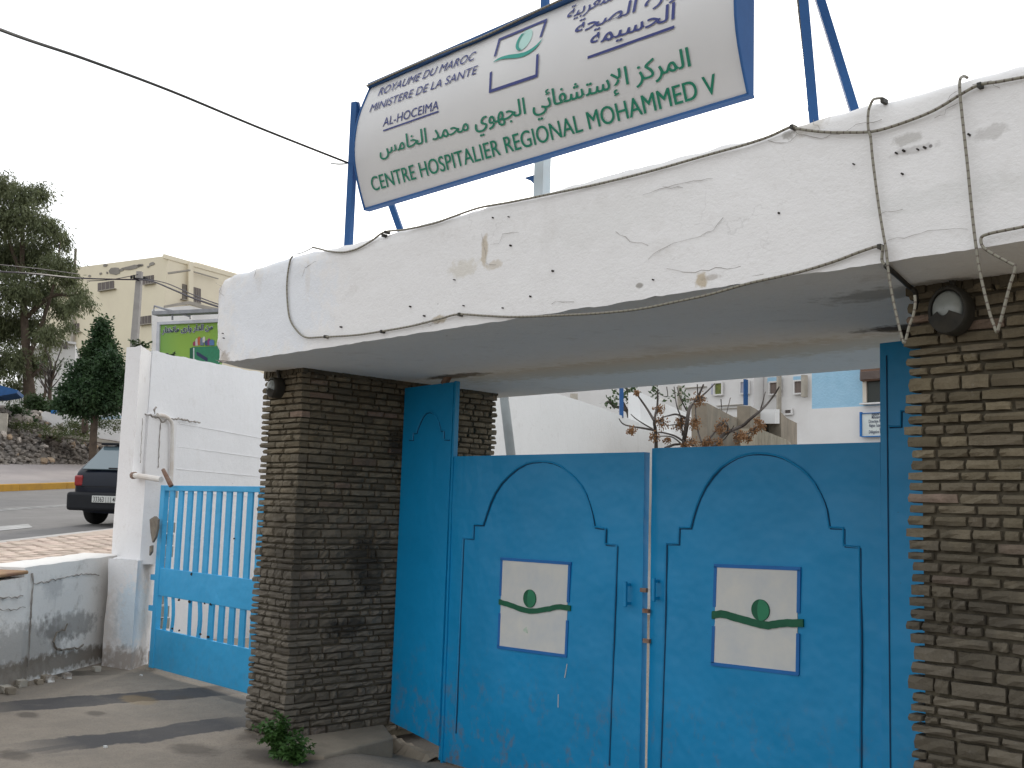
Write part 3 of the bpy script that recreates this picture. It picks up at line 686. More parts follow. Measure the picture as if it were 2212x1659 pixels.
# slope of dark soil visible under the leaves is the driveway itself
# ================================================================== BOUNDARY WALL, POST, LOW WALL
WS = SLOPE
def wl(s, v, z): return S0+SU*s+SV*v+V(0,0,z)
bw = empty('boundary_wall', wl(.9, 0, 0), 'high whitewashed boundary wall with ragged sloping top behind the barred side gate', 'wall')
def topz(s): return 3.12+.052*s+.02*noise.noise(V(s*3, 0, 0))+.008*noise.noise(V(s*11, 2, 0))
def wallgrid():
    s0, s1 = 1.05, 24.0; n = 150; rows = 40; vs = []; fs = []
    lines = (2.50, 2.22, 1.97, 1.72)
    for i in range(n+1):
        s = s0+(s1-s0)*(i/n)**1.6
        for k in range(rows+1):
            t = k/rows; z = -.3+t*(topz(s)+.3); v = .006*noise.noise(V(s*1.6, z*1.6, 4))+.003*noise.noise(V(s*6, z*6, 8))
            vs.append(wl(s, v, z))
    for i in range(n):
        for k in range(rows): a = i*(rows+1)+k; fs.append((a, a+rows+1, a+rows+2, a+1))
    # back face and top
    b = len(vs)
    for i in range(n+1):
        s = s0+(s1-s0)*(i/n)**1.6; vs.append(wl(s, .20, topz(s)-.02)); vs.append(wl(s, .20, -.3))
    for i in range(n):
        fs.append((i*(rows+1)+rows, (i+1)*(rows+1)+rows, b+2*i+2, b+2*i)); fs.append((b+2*i, b+2*i+2, b+2*i+3, b+2*i+1))
    fs.append(tuple([k for k in range(rows+1)]+[b, b+1]))
    o = mesh('wall_face', vs, fs, M_wall, bw, True); m = o.modifiers.new('e', 'EDGE_SPLIT'); m.split_angle = .6
wallgrid()
rr_ = random.Random(5)
for z in (2.46, 2.20, 1.95, 1.69):            # board joints standing proud of the face
    pts = [wl(1.75+.16*i, -.004+.003*noise.noise(V(i*.8, z, 0)), z+.004*noise.noise(V(i*.5, z, 2))) for i in range(30)]
    MB().tube(pts, [.0035+.002*noise.noise(V(i*1.3, z, 1)) for i in range(30)], 5).build('joint_ridge', M_wall, bw)
# end pier: upper part flush with the wall end, lower part jutting out
A_, B_, D_ = V(-10.40,4.60,0), V(-9.985,4.70,0), V(-10.28,5.02,0)
pier = empty('end_pier', B_, 'worn white wall pier between the low wall and the barred side gate', 'pier')
def blockpoly(name, poly, z0, z1, mat, parent, seed=0, nz=14, amp=.012, rag=0):
    """vertical block over polygon, subdivided and roughened"""
    ring = []
    for i in range(len(poly)):
        a, b = poly[i], poly[(i+1) % len(poly)]; n = max(2, int((b-a).length/.07))
        ring += [a.lerp(b, k/n) for k in range(n)]
    c = sum(poly, V(0,0,0))/len(poly); vs = []; fs = []; n = len(ring)
    for k in range(nz+1):
        z = z0+(z1-z0)*k/nz
        for p in ring:
            q = V(p.x, p.y, z); d = (V(p.x,p.y,0)-V(c.x,c.y,0)).normalized()
            q += d*(noise.noise(q*2.2+V(seed,0,0))*amp+noise.noise(q*8)*amp*.45)
            if k == nz and rag: q.z += rag*noise.noise(V(p.x*7, p.y*7, seed))
            vs.append(q)
    for k in range(nz):
        for i in range(n): fs.append((k*n+i, k*n+(i+1) % n, (k+1)*n+(i+1) % n, (k+1)*n+i))
    fs.append(tuple(nz*n+i for i in range(n)))
    o = mesh(name, vs, fs, mat, parent, True); m = o.modifiers.new('e', 'EDGE_SPLIT'); m.split_angle = .7; return o
def ccw(p):
    a = sum(p[i].x*p[(i+1) % len(p)].y-p[(i+1) % len(p)].x*p[i].y for i in range(len(p)))
    return p if a > 0 else list(reversed(p))
blockpoly('pier_base', ccw([A_, B_, D_, D_+V(-.75,.30,0)]), -.12, 1.02, M_post, pier, 2, 16, .014, .02)
ul, ur = onp(287,750,V(-10.62,4.79,0),V(0,1,0)), onp(318,758,V(-10.62,4.79,0),V(0,1,0))
ub = onp(331,1075,V(-10.3,4.80,0),V(0,1,0))
poly_up = [V(ul.x-.02,4.79,0), V(ur.x+.12,4.80,0), wl(1.15,-.01,0), wl(1.3,.26,0), wl(.55,.30,0)]
# shaft
sh1 = blockpoly('pier_shaft', ccw([V(-10.80,4.80,0), V(-10.42,4.78,0), wl(1.00,-.012,0), wl(1.25,.20,0), V(-10.86,4.90,0)]), 1.0, 3.15, M_post, pier, 4, 30, .008, .02)
# lower pilaster on the gate side (below the old hinge pipe), chipped edge
blockpoly('pilaster', ccw([V(-10.44,4.765,0), V(-10.06,4.755,0), V(-10.0,4.98,0), wl(1.1,.10,0)]), .98, 1.83, M_post, pier, 6, 18, .010, .015)
blockpoly('pilaster_upper', ccw([wl(.98,-.045,0), wl(1.62,-.045,0), wl(1.62,.05,0), wl(.98,.05,0)]), 1.80, 2.50, M_post, pier, 8, 12, .006, .03)
def onw(x, y, off=-.06): return onp(x, y, wl(0, off, 0), SV)
hp1 = spline([onp(290,1027,V(0,4.70,0),V(0,1,0)), onp(318,1031,V(0,4.71,0),V(0,1,0)), onp(348,1036,V(0,4.74,0),V(0,1,0))], 5)
MB().tube(hp1, .028, 10).build('old_hinge_pipe', M_pipe, pier)
MB().tube([hp1[0]-V(.03,.0,0), hp1[0]+V(.02,0,0)], .036, 8).build('pipe_end', M_rust, pier)
MB().tube([onp(352,1014,V(0,4.74,0),V(0,1,0)), onp(370,1050,V(0,4.78,0),V(0,1,0))], [.018,.024], 7).build('hinge_joint', M_rust, pier)
vp = spline([onw(340,896,-.07), onw(358,900,-.08), onw(370,912,-.08), onw(372,935,-.08), onw(371,1000,-.08), onw(369,1040,-.08)], 5)
MB().tube(vp, .020, 9).build('vertical_pipe', M_pipe, pier)

def wcrack(pts, r=.006, mat=M_crack, par=pier, f=lambda x, y: onw(x, y, -.05), sd=1):
    rr = random.Random(sd); P = []
    for i in range(len(pts)-1):
        a, b = f(*pts[i]), f(*pts[i+1]); n = max(2, int((b-a).length/.035))
        for k in range(n): P.append(a.lerp(b, k/n)+V(rr.uniform(-1,1)*.008, 0, rr.uniform(-1,1)*.010))
    P.append(f(*pts[-1])); MB().tube(P, [r*rr.uniform(.5,1.5) for _ in P], 5).build('crack', mat, par)
wcrack([(312,895),(325,897),(340,902),(352,912),(362,904),(385,905),(410,910),(432,913)], .009, M_crack, f=lambda x, y: onw(x, y, -.045))
wcrack([(335,895),(333,885),(337,880)], .010)
wcrack([(347,915),(345,940),(343,985),(342,1010)], .006); wcrack([(308,905),(305,960),(303,1000)], .004, f=lambda x, y: ony(x, y, 4.775))
wcrack([(296,1045),(298,1070),(296,1100),(300,1140)], .004, f=lambda x, y: ony(x, y, 4.772))
M_bare = simple('bare_render', (.25,.22,.18), (.14,.12,.10), 12, .95, .1, 30, .8, .01)
# lost plaster, bare concrete showing at the pilaster edge
for poly, y_ in (([(323,1122),(334,1115),(341,1122),(340,1140),(336,1160),(329,1172),(325,1150)], 4.745), ([(323,1180),(328,1178),(327,1192),(322,1200)], 4.75)):
    if y_: q = [ony(x, y, y_) for x, y in poly]; MB().prism(q, V(0,.02,0)).build('bare_patch', M_bare, pier)
    else:
        nn = (D_-B_).cross(V(0,0,1)).normalized(); q = [onp(x, y, B_+nn*.014, nn) for x, y in poly]; MB().prism(q, -nn*.03).build('bare_patch', M_bare, pier)
# rubble edge beside gate hinge, behind pier
hs_ = MB()
for k in range(15):
    z = .02+k*.115; p = V(-10.06+U(-.02,.02), 4.97+U(-.02,.02), z); s = U(.06,.09)
    vs, fs = rough_box(k); hs_.add([p+V(v[0]*s*1.5-.05, v[1]*s, v[2]*.10) for v in vs], fs)
hs_.build('broken_masonry', M_conc, pier)
# low retaining wall
lw = empty('low_wall', wl(-1, 0, 0), 'low grimy whitewashed retaining wall under the street pavement at the left edge', 'wall')
def lowgrid(s0, s1, off, top, name, seed):
    n = int((s1-s0)/.09)+2; rows = 18; vs = []; fs = []
    for i in range(n+1):
        s = s0+(s1-s0)*i/n
        for k in range(rows+1):
            z = -.15+(top(s)+.15)*k/rows; v = off+.014*noise.noise(V(s*1.7+seed, z*2.2, 4))+.006*noise.noise(V(s*7, z*7, seed))
            if z < .12: v -= .03*(1-max(z,0)/.12)*(.5+noise.noise(V(s*5, 0, seed)))
            vs.append(wl(s, v, z))
    for i in range(n):
        for k in range(rows): a = i*(rows+1)+k; fs.append((a, a+rows+1, a+rows+2, a+1))
    b = len(vs)
    for i in range(n+1): s = s0+(s1-s0)*i/n; vs += [wl(s, .42, top(s)), wl(s, .42, .2)]
    for i in range(n): fs.append((i*(rows+1)+rows, (i+1)*(rows+1)+rows, b+2*i+2, b+2*i))
    fs.append(tuple(list(range(rows+1))+[b, b+1])); e = n*(rows+1); fs.append(tuple([e+k for k in range(rows, -1, -1)]+[b+2*n+1, b+2*n]))
    o = mesh(name, vs, fs, M_low, lw, True); m = o.modifiers.new('e', 'EDGE_SPLIT'); m.split_angle = .7
lt = lambda s: 1.015+.035*s+.008*noise.noise(V(s*5,0,0))
lowgrid(-.90, .72, 0, lt, 'wall_section', 1); lowgrid(-12, -.93, -.05, lambda s: lt(s)-.075+.01*noise.noise(V(s*3,1,1)), 'wall_section', 5)
bevel(MB().box((-12, -.06, 0), (-.93, .40, .03), SU+V(0,0,.035), SV, V(0,0,1), wl(0, 0, .965)).build('orange_capping', simple('orange_brown_capping', (.42,.27,.12), (.20,.11,.08), 4, .8, .2, 20, .3, .01), lw), .008, 1)
wcrack([(70,1240),(72,1262),(68,1300),(66,1350),(64,1400),(60,1440)], .006, par=lw, f=lambda x, y: onw(x, y, -.012))
wcrack([(72,1262),(90,1258),(120,1252),(160,1242),(190,1240),(214,1243)], .005, par=lw, f=lambda x, y: onw(x, y, -.012))
wcrack([(146,1348),(140,1360),(122,1366),(115,1385),(118,1398),(128,1402),(150,1404),(172,1398),(180,1392)], .007, M_bare, lw, lambda x, y: onw(x, y, -.010), 3)
wcrack([(0,1292),(25,1290),(50,1287)], .005, par=lw, f=lambda x, y: onw(x, y, -.062)); wcrack([(0,1318),(30,1316),(55,1312)], .004, par=lw, f=lambda x, y: onw(x, y, -.062))
# plaster knob with hole next to pier
for k in range(26):    # loose fallen plaster and soil at the wall foot
    s = U(-2.2, .8); p = wl(s, -.10-abs(U(-.16,.16)), .0); sz = U(.02,.07); vs, fs = rough_box(k % 14)
    tag(mesh('plaster_rubble', [p+V((v[0]-.5)*sz*1.6, (v[1]-.5)*sz, v[2]*sz*.8) for v in vs], fs, random.Random(k).choice([M_conc, M_low, M_concd])),
        'small lump of fallen plaster at the foot of the low wall', 'debris', 'plaster lumps along the low wall')
for (x, y, lab) in ((305,1457,'tiny pale scrap of litter just in front of the white pier'),(387,1452,'tiny pale scrap of litter at the foot of the barred side gate'),(228,1611,'white scrap of litter lying on the nearer tar band'),(80,1468,'small pale scrap of litter near the foot of the low wall')):
    p = onz(x, y, .012); tag(MB().box((p.x-.015,p.y-.009,.0), (p.x+.015,p.y+.009,.012)).build('litter_scrap', M_panel), lab, 'litter', 'scraps of litter on the driveway')
for (x, y, s_, lab) in ((168,1398,.13,'flat slab of fallen white plaster leaning on the low wall foot'), (128,1412,.09,'smaller broken plaster slab left of the flat one by the low wall')):
    c = onz(x, y+12, .03); rr = random.Random(x); pts = [c+SU*math.cos(a)*s_*rr.uniform(.8,1.3)+V(0,0,1)*(.10+math.sin(a)*s_*.35*rr.uniform(.7,1.2))-SV*.05 for a in [i*.9 for i in range(7)]]
    tag(MB().prism(pts, -SV*.03).build('plaster_slab', M_low), lab, 'debris')
# ================================================================== SIDE GATE WITH BARS
SG = 4.85
sg = empty('side_gate', V(-8.9, SG, .03), 'pale blue barred side gate with solid lower sheet between white pier and left brick pillar', 'gate')
xa, xb = -9.88, -6.98
def sgb(name, a, b, m=M_side, bv=.003): return bevel(MB().box(a, b).build(name, m, sg), bv, 1)
sgb('top_rail', (xa, SG-.02, 1.69), (xb, SG+.03, 1.74)); sgb('middle_band', (xa+.004, SG-.016, .705), (xb, SG+.012, .962)); sgb('lower_sheet', (xa+.004, SG-.016, .035), (xb, SG+.012, .395))
sgb('stile', (xa-.002, SG-.022, .03), (xa+.085, SG+.028, 1.742)); sgb('stile', (xb-.08, SG-.022, .03), (xb, SG+.028, 1.742))
xs = [820,930,1055,1180,1300,1425,1550,1690,1830]
k = 0; x = xa+.085+.083
pitch = .178
while x < xb-.12:
    sgb('bar', (x, SG-.010, .955), (x+.088, SG+.010, 1.695)); k += 1; x += pitch
x = xa+.085+.083; k = 0
while x < xb-.12:
    if k == 0: g = [(x+.075, .03, .02)]
    lx = {0:(x+.028,.040), 1:(x+.0,.034), 2:None, 3:(x-.02,.040), 4:(x-.032,.05)}.get(k, (x-.015, .084))
    if lx:
        a, w = lx; bend = (.022 if k in (0,1,4) else 0)
        vs = []; fs = []
        for j in range(7):
            t = j/6; xx = a+bend*math.sin(t*3.1)+(-.012 if k < 5 else 0)*t
            for (dx, dy) in ((0,-.008),(w,-.008),(w,.010),(0,.010)): vs.append(V(xx+dx, SG+dy, .39+(.71-.39)*t))
        for j in range(6):
            for q in range(4): fs.append((j*4+q, j*4+(q+1) % 4, j*4+4+(q+1) % 4, j*4+4+q))
        mesh('bar', vs, fs, M_side, sg)
    k += 1; x += pitch
for (x, y) in ((385,1296),(408,1300),(441,1303),(454,1305),(371,1358),(386,1362),(432,1370),(448,1376),(413,1240),(505,1163)):
    p = ony(x, y, SG-.019); r = U(.010,.022)
    MB().prism([p+V(math.cos(a)*r*U(.6,1.3), 0, math.sin(a)*r*U(.4,.9)) for a in [i*1.05 for i in range(6)]], V(0,.01,0)).build('rust_spot', M_hole, sg)
MB().box((xa-.06, SG-.03, -.1), (xa-.01, SG+.03, .05)).build('floor_stop', M_conc, sg)
for z in (.55, .84):
    MB().box((xa-.09, SG-.02, z), (xa+.01, SG+.02, z+.05)).build('hinge', M_side, sg)
# ================================================================== ROPE LIGHTS
def rope(px, r, label, name='rope_light', Y=3.664, mat=M_rope, par=None, k=6, f=None, grp='rope lights fixed on the canopy'):
    pts = []
    for q in px:
        y = q[2] if len(q) > 2 else Y; pts.append(ony(q[0], q[1], y) if not f else f(*q))
    pts = spline(pts, k); g = MB().tube(pts, r, 7); us = []; L_ = 0
    for i, p in enumerate(pts):
        if i: L_ += (p-pts[i-1]).length
        us += [(L_, j/7) for j in range(7)]
    o = mesh(name, g.v, g.f, mat, par, True, us)
    if not par: tag(o, label, 'rope light', grp)
    return o
rope([(675,534),(692,538),(712,543),(738.5,545),(757,542),(775.5,535.7),(803,520),(831,501),(874,496),(936,483),(976,469),(1035,449),(1100,437),(1179.5,421),(1290,398),(1404,370),(1527.5,335),(1614.6,311),(1664,294),(1709,274),(1722.6,278),(1776.6,285),(1830,286),(1876.5,285),(1911.6,278),(1960,262),(2006,244),(2040,226),(2073.7,205),(2114,184),(2160,176),(2230,163)],
     .0058, 'rope light running along the top edge of the canopy face')
rope([(632,554),(626,566),(620,608),(621,654),(627,691),(642.8,716),(661,728.7),(695,728),(766,724),(821.8,716),(889.6,704),(951,688.5),(990,679),(1044,681.7),(1109,684.5),(1192,682),(1290,677),(1379,668),(1460,652),(1531.7,636.5),(1614.6,613),(1682,598),(1733.5,586),(1803.6,564.4),(1857.7,544),(1898,531.5),(1906,537.4),(1905,561.7),(1914,576)],
     .0058, 'rope light looping down at the left and sagging along the lower canopy edge')
rope([(1906,212,3.70),(1893,213,3.675),(1885,217),(1876.6,237.7),(1875,264.7),(1877,285),(1880.7,297),(1886,351),(1898,443),(1907.6,502),(1914.4,540),(1919,585),(1928,640),(1940,695),(1948,727),(1953.5,741),(1959,725),(1964,705),(1973,680),(1977,655),(1976,638)],
     .0052, 'rope light hanging down the canopy face to a V beside the right brick pillar', Y=3.655)
rope([(2090,168,3.70),(2081.8,164.7,3.68),(2073.7,172.8),(2073.7,205),(2081.8,283.6),(2090,360),(2098,443),(2106,515.8),(2117,588.7),(2136,669.8),(2147,702),(2153.4,717),(2158,704),(2165.5,677.9),(2181.7,615.7),(2192.5,578),(2179,567),(2144,548),(2122.4,532),(2120,513),(2136,505),(2168,498),(2230,486)],
     .0055, 'rope light hanging down the canopy face over the round lamp on the right pillar', Y=3.652)
o = rope([(1914,575,3.66),(1922,582,3.75),(1946,603,3.95),(1962,618,4.08),(1975,628,4.11),(1979,645,4.11),(1977,668,4.11)], .010, None, 'supply_cable', mat=M_cable, par=beam)
tag(rope([(640,549,3.72),(652,546,3.70),(668,539,3.69),(676,534,3.68)], .004, None, 'thin_wire', mat=M_panel, par=beam))
for (x, y) in ((831,501),(1709,273),(990,679),(822,716),(1898,532),(2114,183),(825,508),(1905,216),(700,727)):
    p = ony(x, y, 3.655); MB().box((p.x-.007, 3.655, p.z-.008), (p.x+.007, 3.69, p.z+.009)).build('cable_clip', M_dark, beam)
# ================================================================== SIGN ON TOP OF THE CANOPY
sgn = empty('hospital_sign', V(-4, 3.9, 3.46), 'curved white hospital sign in blue frame, French and Arabic lettering, above the canopy', 'sign')
SX0, SX1 = -5.462, -2.625; ZB, ZT = 3.462, 4.245; YC = 3.902; SAG = .105
def prof_s(t):      # t 0 bottom .. 1 top -> (y, z)
    return YC-SAG*math.sin(math.pi*t)*.98, ZB+(ZT-ZB)*t
def sgpt(x, t, off=0):
    y, z = prof_s(t); y2, z2 = prof_s(t+.01); d = V(0, y2-y, z2-z).normalized(); n = V(0, -d.z, d.y)
    return V(x, y, z)+n*off
def lam():
    t = NT('translucent_sign_film'); col = t.mix(t.ramp(t.noise(2, 4), .3, .7), (.74,.73,.72), (.69,.68,.68))
    w = t.new('ShaderNodeTexWave'); w.inputs['Scale'].default_value = 14; w.inputs['Distortion'].default_value = .6; t.L(t.pos, w.inputs['Vector'])
    t.bump(w.outputs['Fac'], .06, .002); t.fin(col, .35, .4); t.b.inputs['Transmission Weight'].default_value = 0
    tr = t.new('ShaderNodeBsdfTranslucent'); tr.inputs[0].default_value = (.8,.78,.74,1); ms = t.new('ShaderNodeMixShader'); ms.inputs[0].default_value = .22
    t.L(t.b.outputs[0], ms.inputs[1]); t.L(tr.outputs[0], ms.inputs[2]); t.L(ms.outputs[0], t.n['Material Output'].inputs[0]); return t.m
M_film = lam()
nt, nxs = 22, 30
vs = [sgpt(SX0+(SX1-SX0)*i/nxs, j/nt)+V(0, .004*noise.noise(V(i*.6, j*.2, 1)), 0) for j in range(nt+1) for i in range(nxs+1)]
mesh('sign_face', vs, [(j*(nxs+1)+i, j*(nxs+1)+i+1, (j+1)*(nxs+1)+i+1, (j+1)*(nxs+1)+i) for j in range(nt) for i in range(nxs)], M_film, sgn, True)
for X, s in ((SX0, -1), (SX1, 1)):
    ring = [sgpt(X, j/12, .004) for j in range(13)]+[V(X, YC+.035, ZT), V(X, YC+.035, ZB)]
    MB().prism(ring, V(s*.006,0,0)).build('end_cap', M_signblue, sgn)
    MB().tube([sgpt(X, j/12, .003) for j in range(13)], .007, 5).build('edge_trim', M_signblue, sgn)
MB().box((SX0-.006, YC-.006, ZB-.014), (SX1+.006, YC+.040, ZB-.001)).build('bottom_rail', M_signblue, sgn)
MB().box((SX0-.006, YC-.020, ZT+.001), (SX1+.006, YC+.045, ZT+.030)).build('top_rail', M_signblue, sgn)
MB().box((SX0, YC+.036, ZB), (SX1, YC+.040, ZT)).build('back_sheet', M_film, sgn)
def nearest_t(z): return (z-ZB)/(ZT-ZB)
LEN = (ZT-ZB)*1.04
def invsign(x, y):
    p = ony(x, y, 3.82)
    for _ in range(5):
        t = min(max(nearest_t(p.z), 0), 1); p = ony(x, y, prof_s(t)[0])
    return p.x, (p.z-ZB)/(ZT-ZB)
def sgtext(body, a, b, height, mat, name='lettering', bold=0, par=sgn):
    (xa_, ta), (xb_, tb) = invsign(*a), invsign(*b)
    vs, fs = text_verts(body, 0, 0, 5); x0 = min(v.x for v in vs); x1 = max(v.x for v in vs)
    out = []; ff = []
    for q, sh in enumerate((-bold, 0, bold)):      # heavy strokes: three closely spaced passes of the print
        k = len(out)
        for v in vs:
            f = (v.x+sh-x0)/(x1-x0); out.append(sgpt(xa_+(xb_-xa_)*f, ta+(tb-ta)*f+v.y*height/.70/(ZT-ZB), .0045+.0005*q))
        ff += [tuple(i+k for i in a) for a in fs]
    return tag(mesh(name, out, ff, mat, par), kind='stuff')
M_navy = simple('navy_print', (.035,.045,.19), (.03,.04,.16), 5, .5); M_gprint = simple('green_print', (.012,.19,.115), (.012,.17,.10), 5, .5); M_lgprint = simple('light_green_print', (.42,.64,.58), None, 5, .5); M_cprint = simple('crescent_print', (.02,.30,.24), None, 5, .5)
sgtext('CENTRE HOSPITALIER REGIONAL MOHAMMED V', (807,413), (1553,200), .082, M_gprint, bold=.016)
sgtext(arabic('المركز الإستشفائي الجهوي محمد الخامس'), (822,337), (1493,143), .083, M_gprint, bold=.020)
sgtext('ROYAUME DU MAROC', (817,208), (1024,130), .060, M_navy, bold=.006)
sgtext('MINISTERE DE LA SANTE', (799,243), (1029,160), .056, M_navy, bold=.006)
sgtext('AL-HOCEIMA', (828,274), (948,236), .056, M_navy, bold=.010)
sgtext(arabic('المملكة المغربية'), (1224,44), (1465,-60), .080, M_navy, bold=.02)
sgtext(arabic('وزارة الصحة'), (1242,76), (1495,-20), .080, M_navy, bold=.02)
sgtext(arabic('الحسيمة'), (1276,100), (1457,42), .085, M_navy, bold=.02)
def sgline(pts, w, mat, name, wf=None):
    P = [invsign(*p) for p in pts]; n = len(P); vs = []; fs = []
    for i, (x, t) in enumerate(P):
        a = P[max(i-1,0)]; b = P[min(i+1,n-1)]; dx, dz = b[0]-a[0], (b[1]-a[1])*(ZT-ZB); L_ = math.hypot(dx, dz) or 1; nx_, nz_ = -dz/L_, dx/L_
        ww = w*(wf(i/(n-1)) if wf else 1)/2
        # keep square corners
        vs += [sgpt(x+nx_*ww, t+nz_*ww/(ZT-ZB), .0055), sgpt(x-nx_*ww, t-nz_*ww/(ZT-ZB), .0055)]
    for i in range(n-1): fs.append((2*i, 2*i+1, 2*i+3, 2*i+2))
    return mesh(name, vs, fs, mat, sgn)
def dens(a, b, n=8): return [(a[0]+(b[0]-a[0])*i/n, a[1]+(b[1]-a[1])*i/n) for i in range(n+1)]
z4 = lambda x, y: ((850+x/2.011)*.8534, (y/2.011)*.8534)
sgline(dens((829,283),(949,241)), .010, M_navy, 'underline'); sgline(dens(z4(1285,295), z4(1727,138)), .014, M_navy, 'underline')
for a, b in (((812,290),(838,198)), ((830,206),(1078,103)), ((1073,106),(1045,192)), ((793,368),(788,472)), ((784,468),(1030,385)), ((1025,388),(1030,278))):
    sgline(dens(z4(*a), z4(*b)), .018, M_navy, 'logo_frame')
cx, ct = invsign(*z4(962,205)); R0 = .062
disc = [sgpt(cx+R0*.92*math.cos(a), ct+R0*1.05*math.sin(a)/(ZT-ZB), .0045) for a in [i*math.pi/14 for i in range(28)]]
mesh('logo_disc', disc, [tuple(range(28))], M_lgprint, sgn)
cr1 = [(-math.cos(math.radians(a)), math.sin(math.radians(a))) for a in range(50, -81, -10)]; cr2 = [(.30-.95*math.cos(math.radians(a)), math.sin(math.radians(a))*.93) for a in range(-70, 51, 10)]
pp = [sgpt(cx+R0*.94*x, ct+R0*1.06*z/(ZT-ZB), .007) for x, z in cr1+cr2]
mesh('logo_crescent', pp, [tuple(range(len(pp)))], M_cprint, sgn)
wv = [z4(*p) for p in ((805,318),(840,300),(880,291),(930,286),(970,275),(1010,250),(1035,225),(1055,200))]
sgline([tuple(q) for q in [(p.x, p.y) for p in spline([V(a, b, 0) for a, b in wv], 4)]], .026, M_cprint, 'logo_wave', lambda f: .1+.9*math.sin(math.pi*min(1, f*1.02))**.8)
# rope light along the upper edge and end of the sign
rope([(x, 0, 0) for x in range(9)], .006, None, 'edge_rope', par=sgn, f=lambda i, a, b: V(SX0+(SX1-SX0)*i/8, YC-.03+.006*math.sin(i*2.3), ZT+.008+.006*math.sin(i*1.7)))
# supports
def frame_post(xp, foot, apex, brace, label):
    P = empty('sign_support', V(xp, 4.0, 3.16), label, 'sign support', 'blue steel frames carrying the sign')
    d = (apex-foot); MB().tube([foot-d*.3/d.length, foot, apex], .029, 4).build('post', M_signblue, P)
    d2 = brace-apex; k_ = (3.14-apex.z)/d2.z; MB().tube([apex, apex+d2*k_], .027, 4).build('brace', M_signblue, P)
    return P
fp = onx(768,222,-5.53); bs_ = onx(754,505,-5.53); f0 = bs_+(bs_-fp)*((bs_.z-3.16)/(fp.z-bs_.z))
frame_post(-5.53, f0, fp, onx(859,480,-5.53), 'blue steel post and raking brace holding the left end of the sign')
X_ = -2.36; ap = onx(1722,-160,X_); fb = onx(1757,243,X_); f1 = fb+(fb-ap)*((fb.z-3.16)/(ap.z-fb.z))
sr = frame_post(X_, f1, ap, onx(1841,224,X_), 'two blue steel struts meeting above the canopy right of the sign')
MB().tube([ap, V(SX1, YC+.04, ap.z-.05)], .02, 4).build('tie_bar', M_signblue, sr)
rope([(1722,-60),(1733,40),(1742,120),(1749,190),(1753,240)], .006, None, 'strut_rope', par=sr, f=lambda x, y: onx(x-5, y, X_-.02))
cp = ony(1168, 400, 4.12); P = empty('sign_mast', V(cp.x, 4.12, 3.16), 'pale blue mast standing behind the middle of the sign', 'mast')
MB().box((cp.x-.036, 4.10, 3.12), (cp.x+.036, 4.16, 3.78)).build('mast_base', simple('pale_blue_grey_paint', (.45,.56,.62), (.5,.54,.56), 4, .6), P)
MB().tube([V(cp.x-.02, 4.14, 3.7), V(cp.x-.03, 4.14, 5.1)], .028, 8).build('mast_pole', M_signblue, P)
MB().prism([V(cp.x-.13,4.11,3.46), V(cp.x-.036,4.11,3.46), V(cp.x-.036,4.11,3.40), V(cp.x-.07,4.11,3.43)], V(0,.01,0)).build('gusset', M_signblue, P)
# overhead wire tied to the left post
w0, w1 = onp(-260,-20,V(0,1.6,0),V(0,1,0)), onx(752,352,-5.55)
w0 = ond(-420,-110,3.0); a_ = w0; pts = []
ctrl = [ond(0,64,4.2), ond(185,128,4.9), ond(370,197,5.6), ond(560,276,6.25), w1]
tag(MB().tube(spline([w0]+ctrl, 10), .0075, 6).build('overhead_wire', M_cable, smooth=True), 'black overhead wire crossing the sky to the left post of the sign', 'wire')
ws_ = MB(); ws_.tube(spline([w1+V(-.02,0,.0), w1+V(-.09,-.01,.01), w1+V(-.16,-.02,.028)], 4), .006, 5); ws_.build('wire_tie', M_panel, bpy.data.objects['sign_support'])
# thin stray wires under the sign
for a, b in (((1108,470*.8534),(1240,515*.8534)),):
    pass
# ================================================================== CAR
M_car = simple('dark_navy_car_paint', (.006,.009,.018), None, 3, .34, .2); M_car.node_tree.nodes['Principled BSDF'].inputs['Coat Weight'].default_value = .15
M_trim = simple('black_bumper_plastic', (.012,.013,.016), None, 6, .6, .25); M_tyre = simple('tyre_rubber', (.015,.015,.015), None, 12, .85)
M_cglass = NT('car_glass').fin((.10,.14,.16), .06, .9); M_tail = simple('tail_light_red', (.30,.012,.015), (.2,.01,.01), 20, .25, .6)
M_rim = simple('wheel_rim', (.25,.25,.26), None, 8, .4); M_plate = simple('plate_white', (.60,.61,.58), None, 9, .5)
car = empty('parked_car', st(7.45, 3.58, ROAD), 'dark navy hatchback seen from behind, stopped at the near kerb beside the pier', 'car')
_f = (SU+V(0,0,SLOPE)).normalized(); CY = math.radians(3); _f = (_f*math.cos(CY)-SV*math.sin(CY)).normalized(); _l = V(-_f.y, _f.x, 0).normalized(); _u = _f.cross(_l)
def cl(x, y, z): return st(7.45, 3.58, ROAD)+_f*x+_l*y+_u*z
def roofz(x):
    K = [(-.64,.60),(-.62,.84),(-.56,.90),(-.10,1.30),(.05,1.355),(.4,1.39),(1.2,1.40),(1.7,1.33),(2.25,.96),(2.6,.90),(2.95,.78),(3.08,.55)]
    for (a, b), (c, d) in zip(K, K[1:]):
        if a <= x <= c: return b+(d-b)*(x-a)/(c-a)
    return K[0][1] if x < 0 else K[-1][1]
stx = [-.64,-.62,-.56,-.42,-.28,-.10,.05,.4,.8,1.2,1.7,2.0,2.25,2.6,2.85,2.95,3.08]
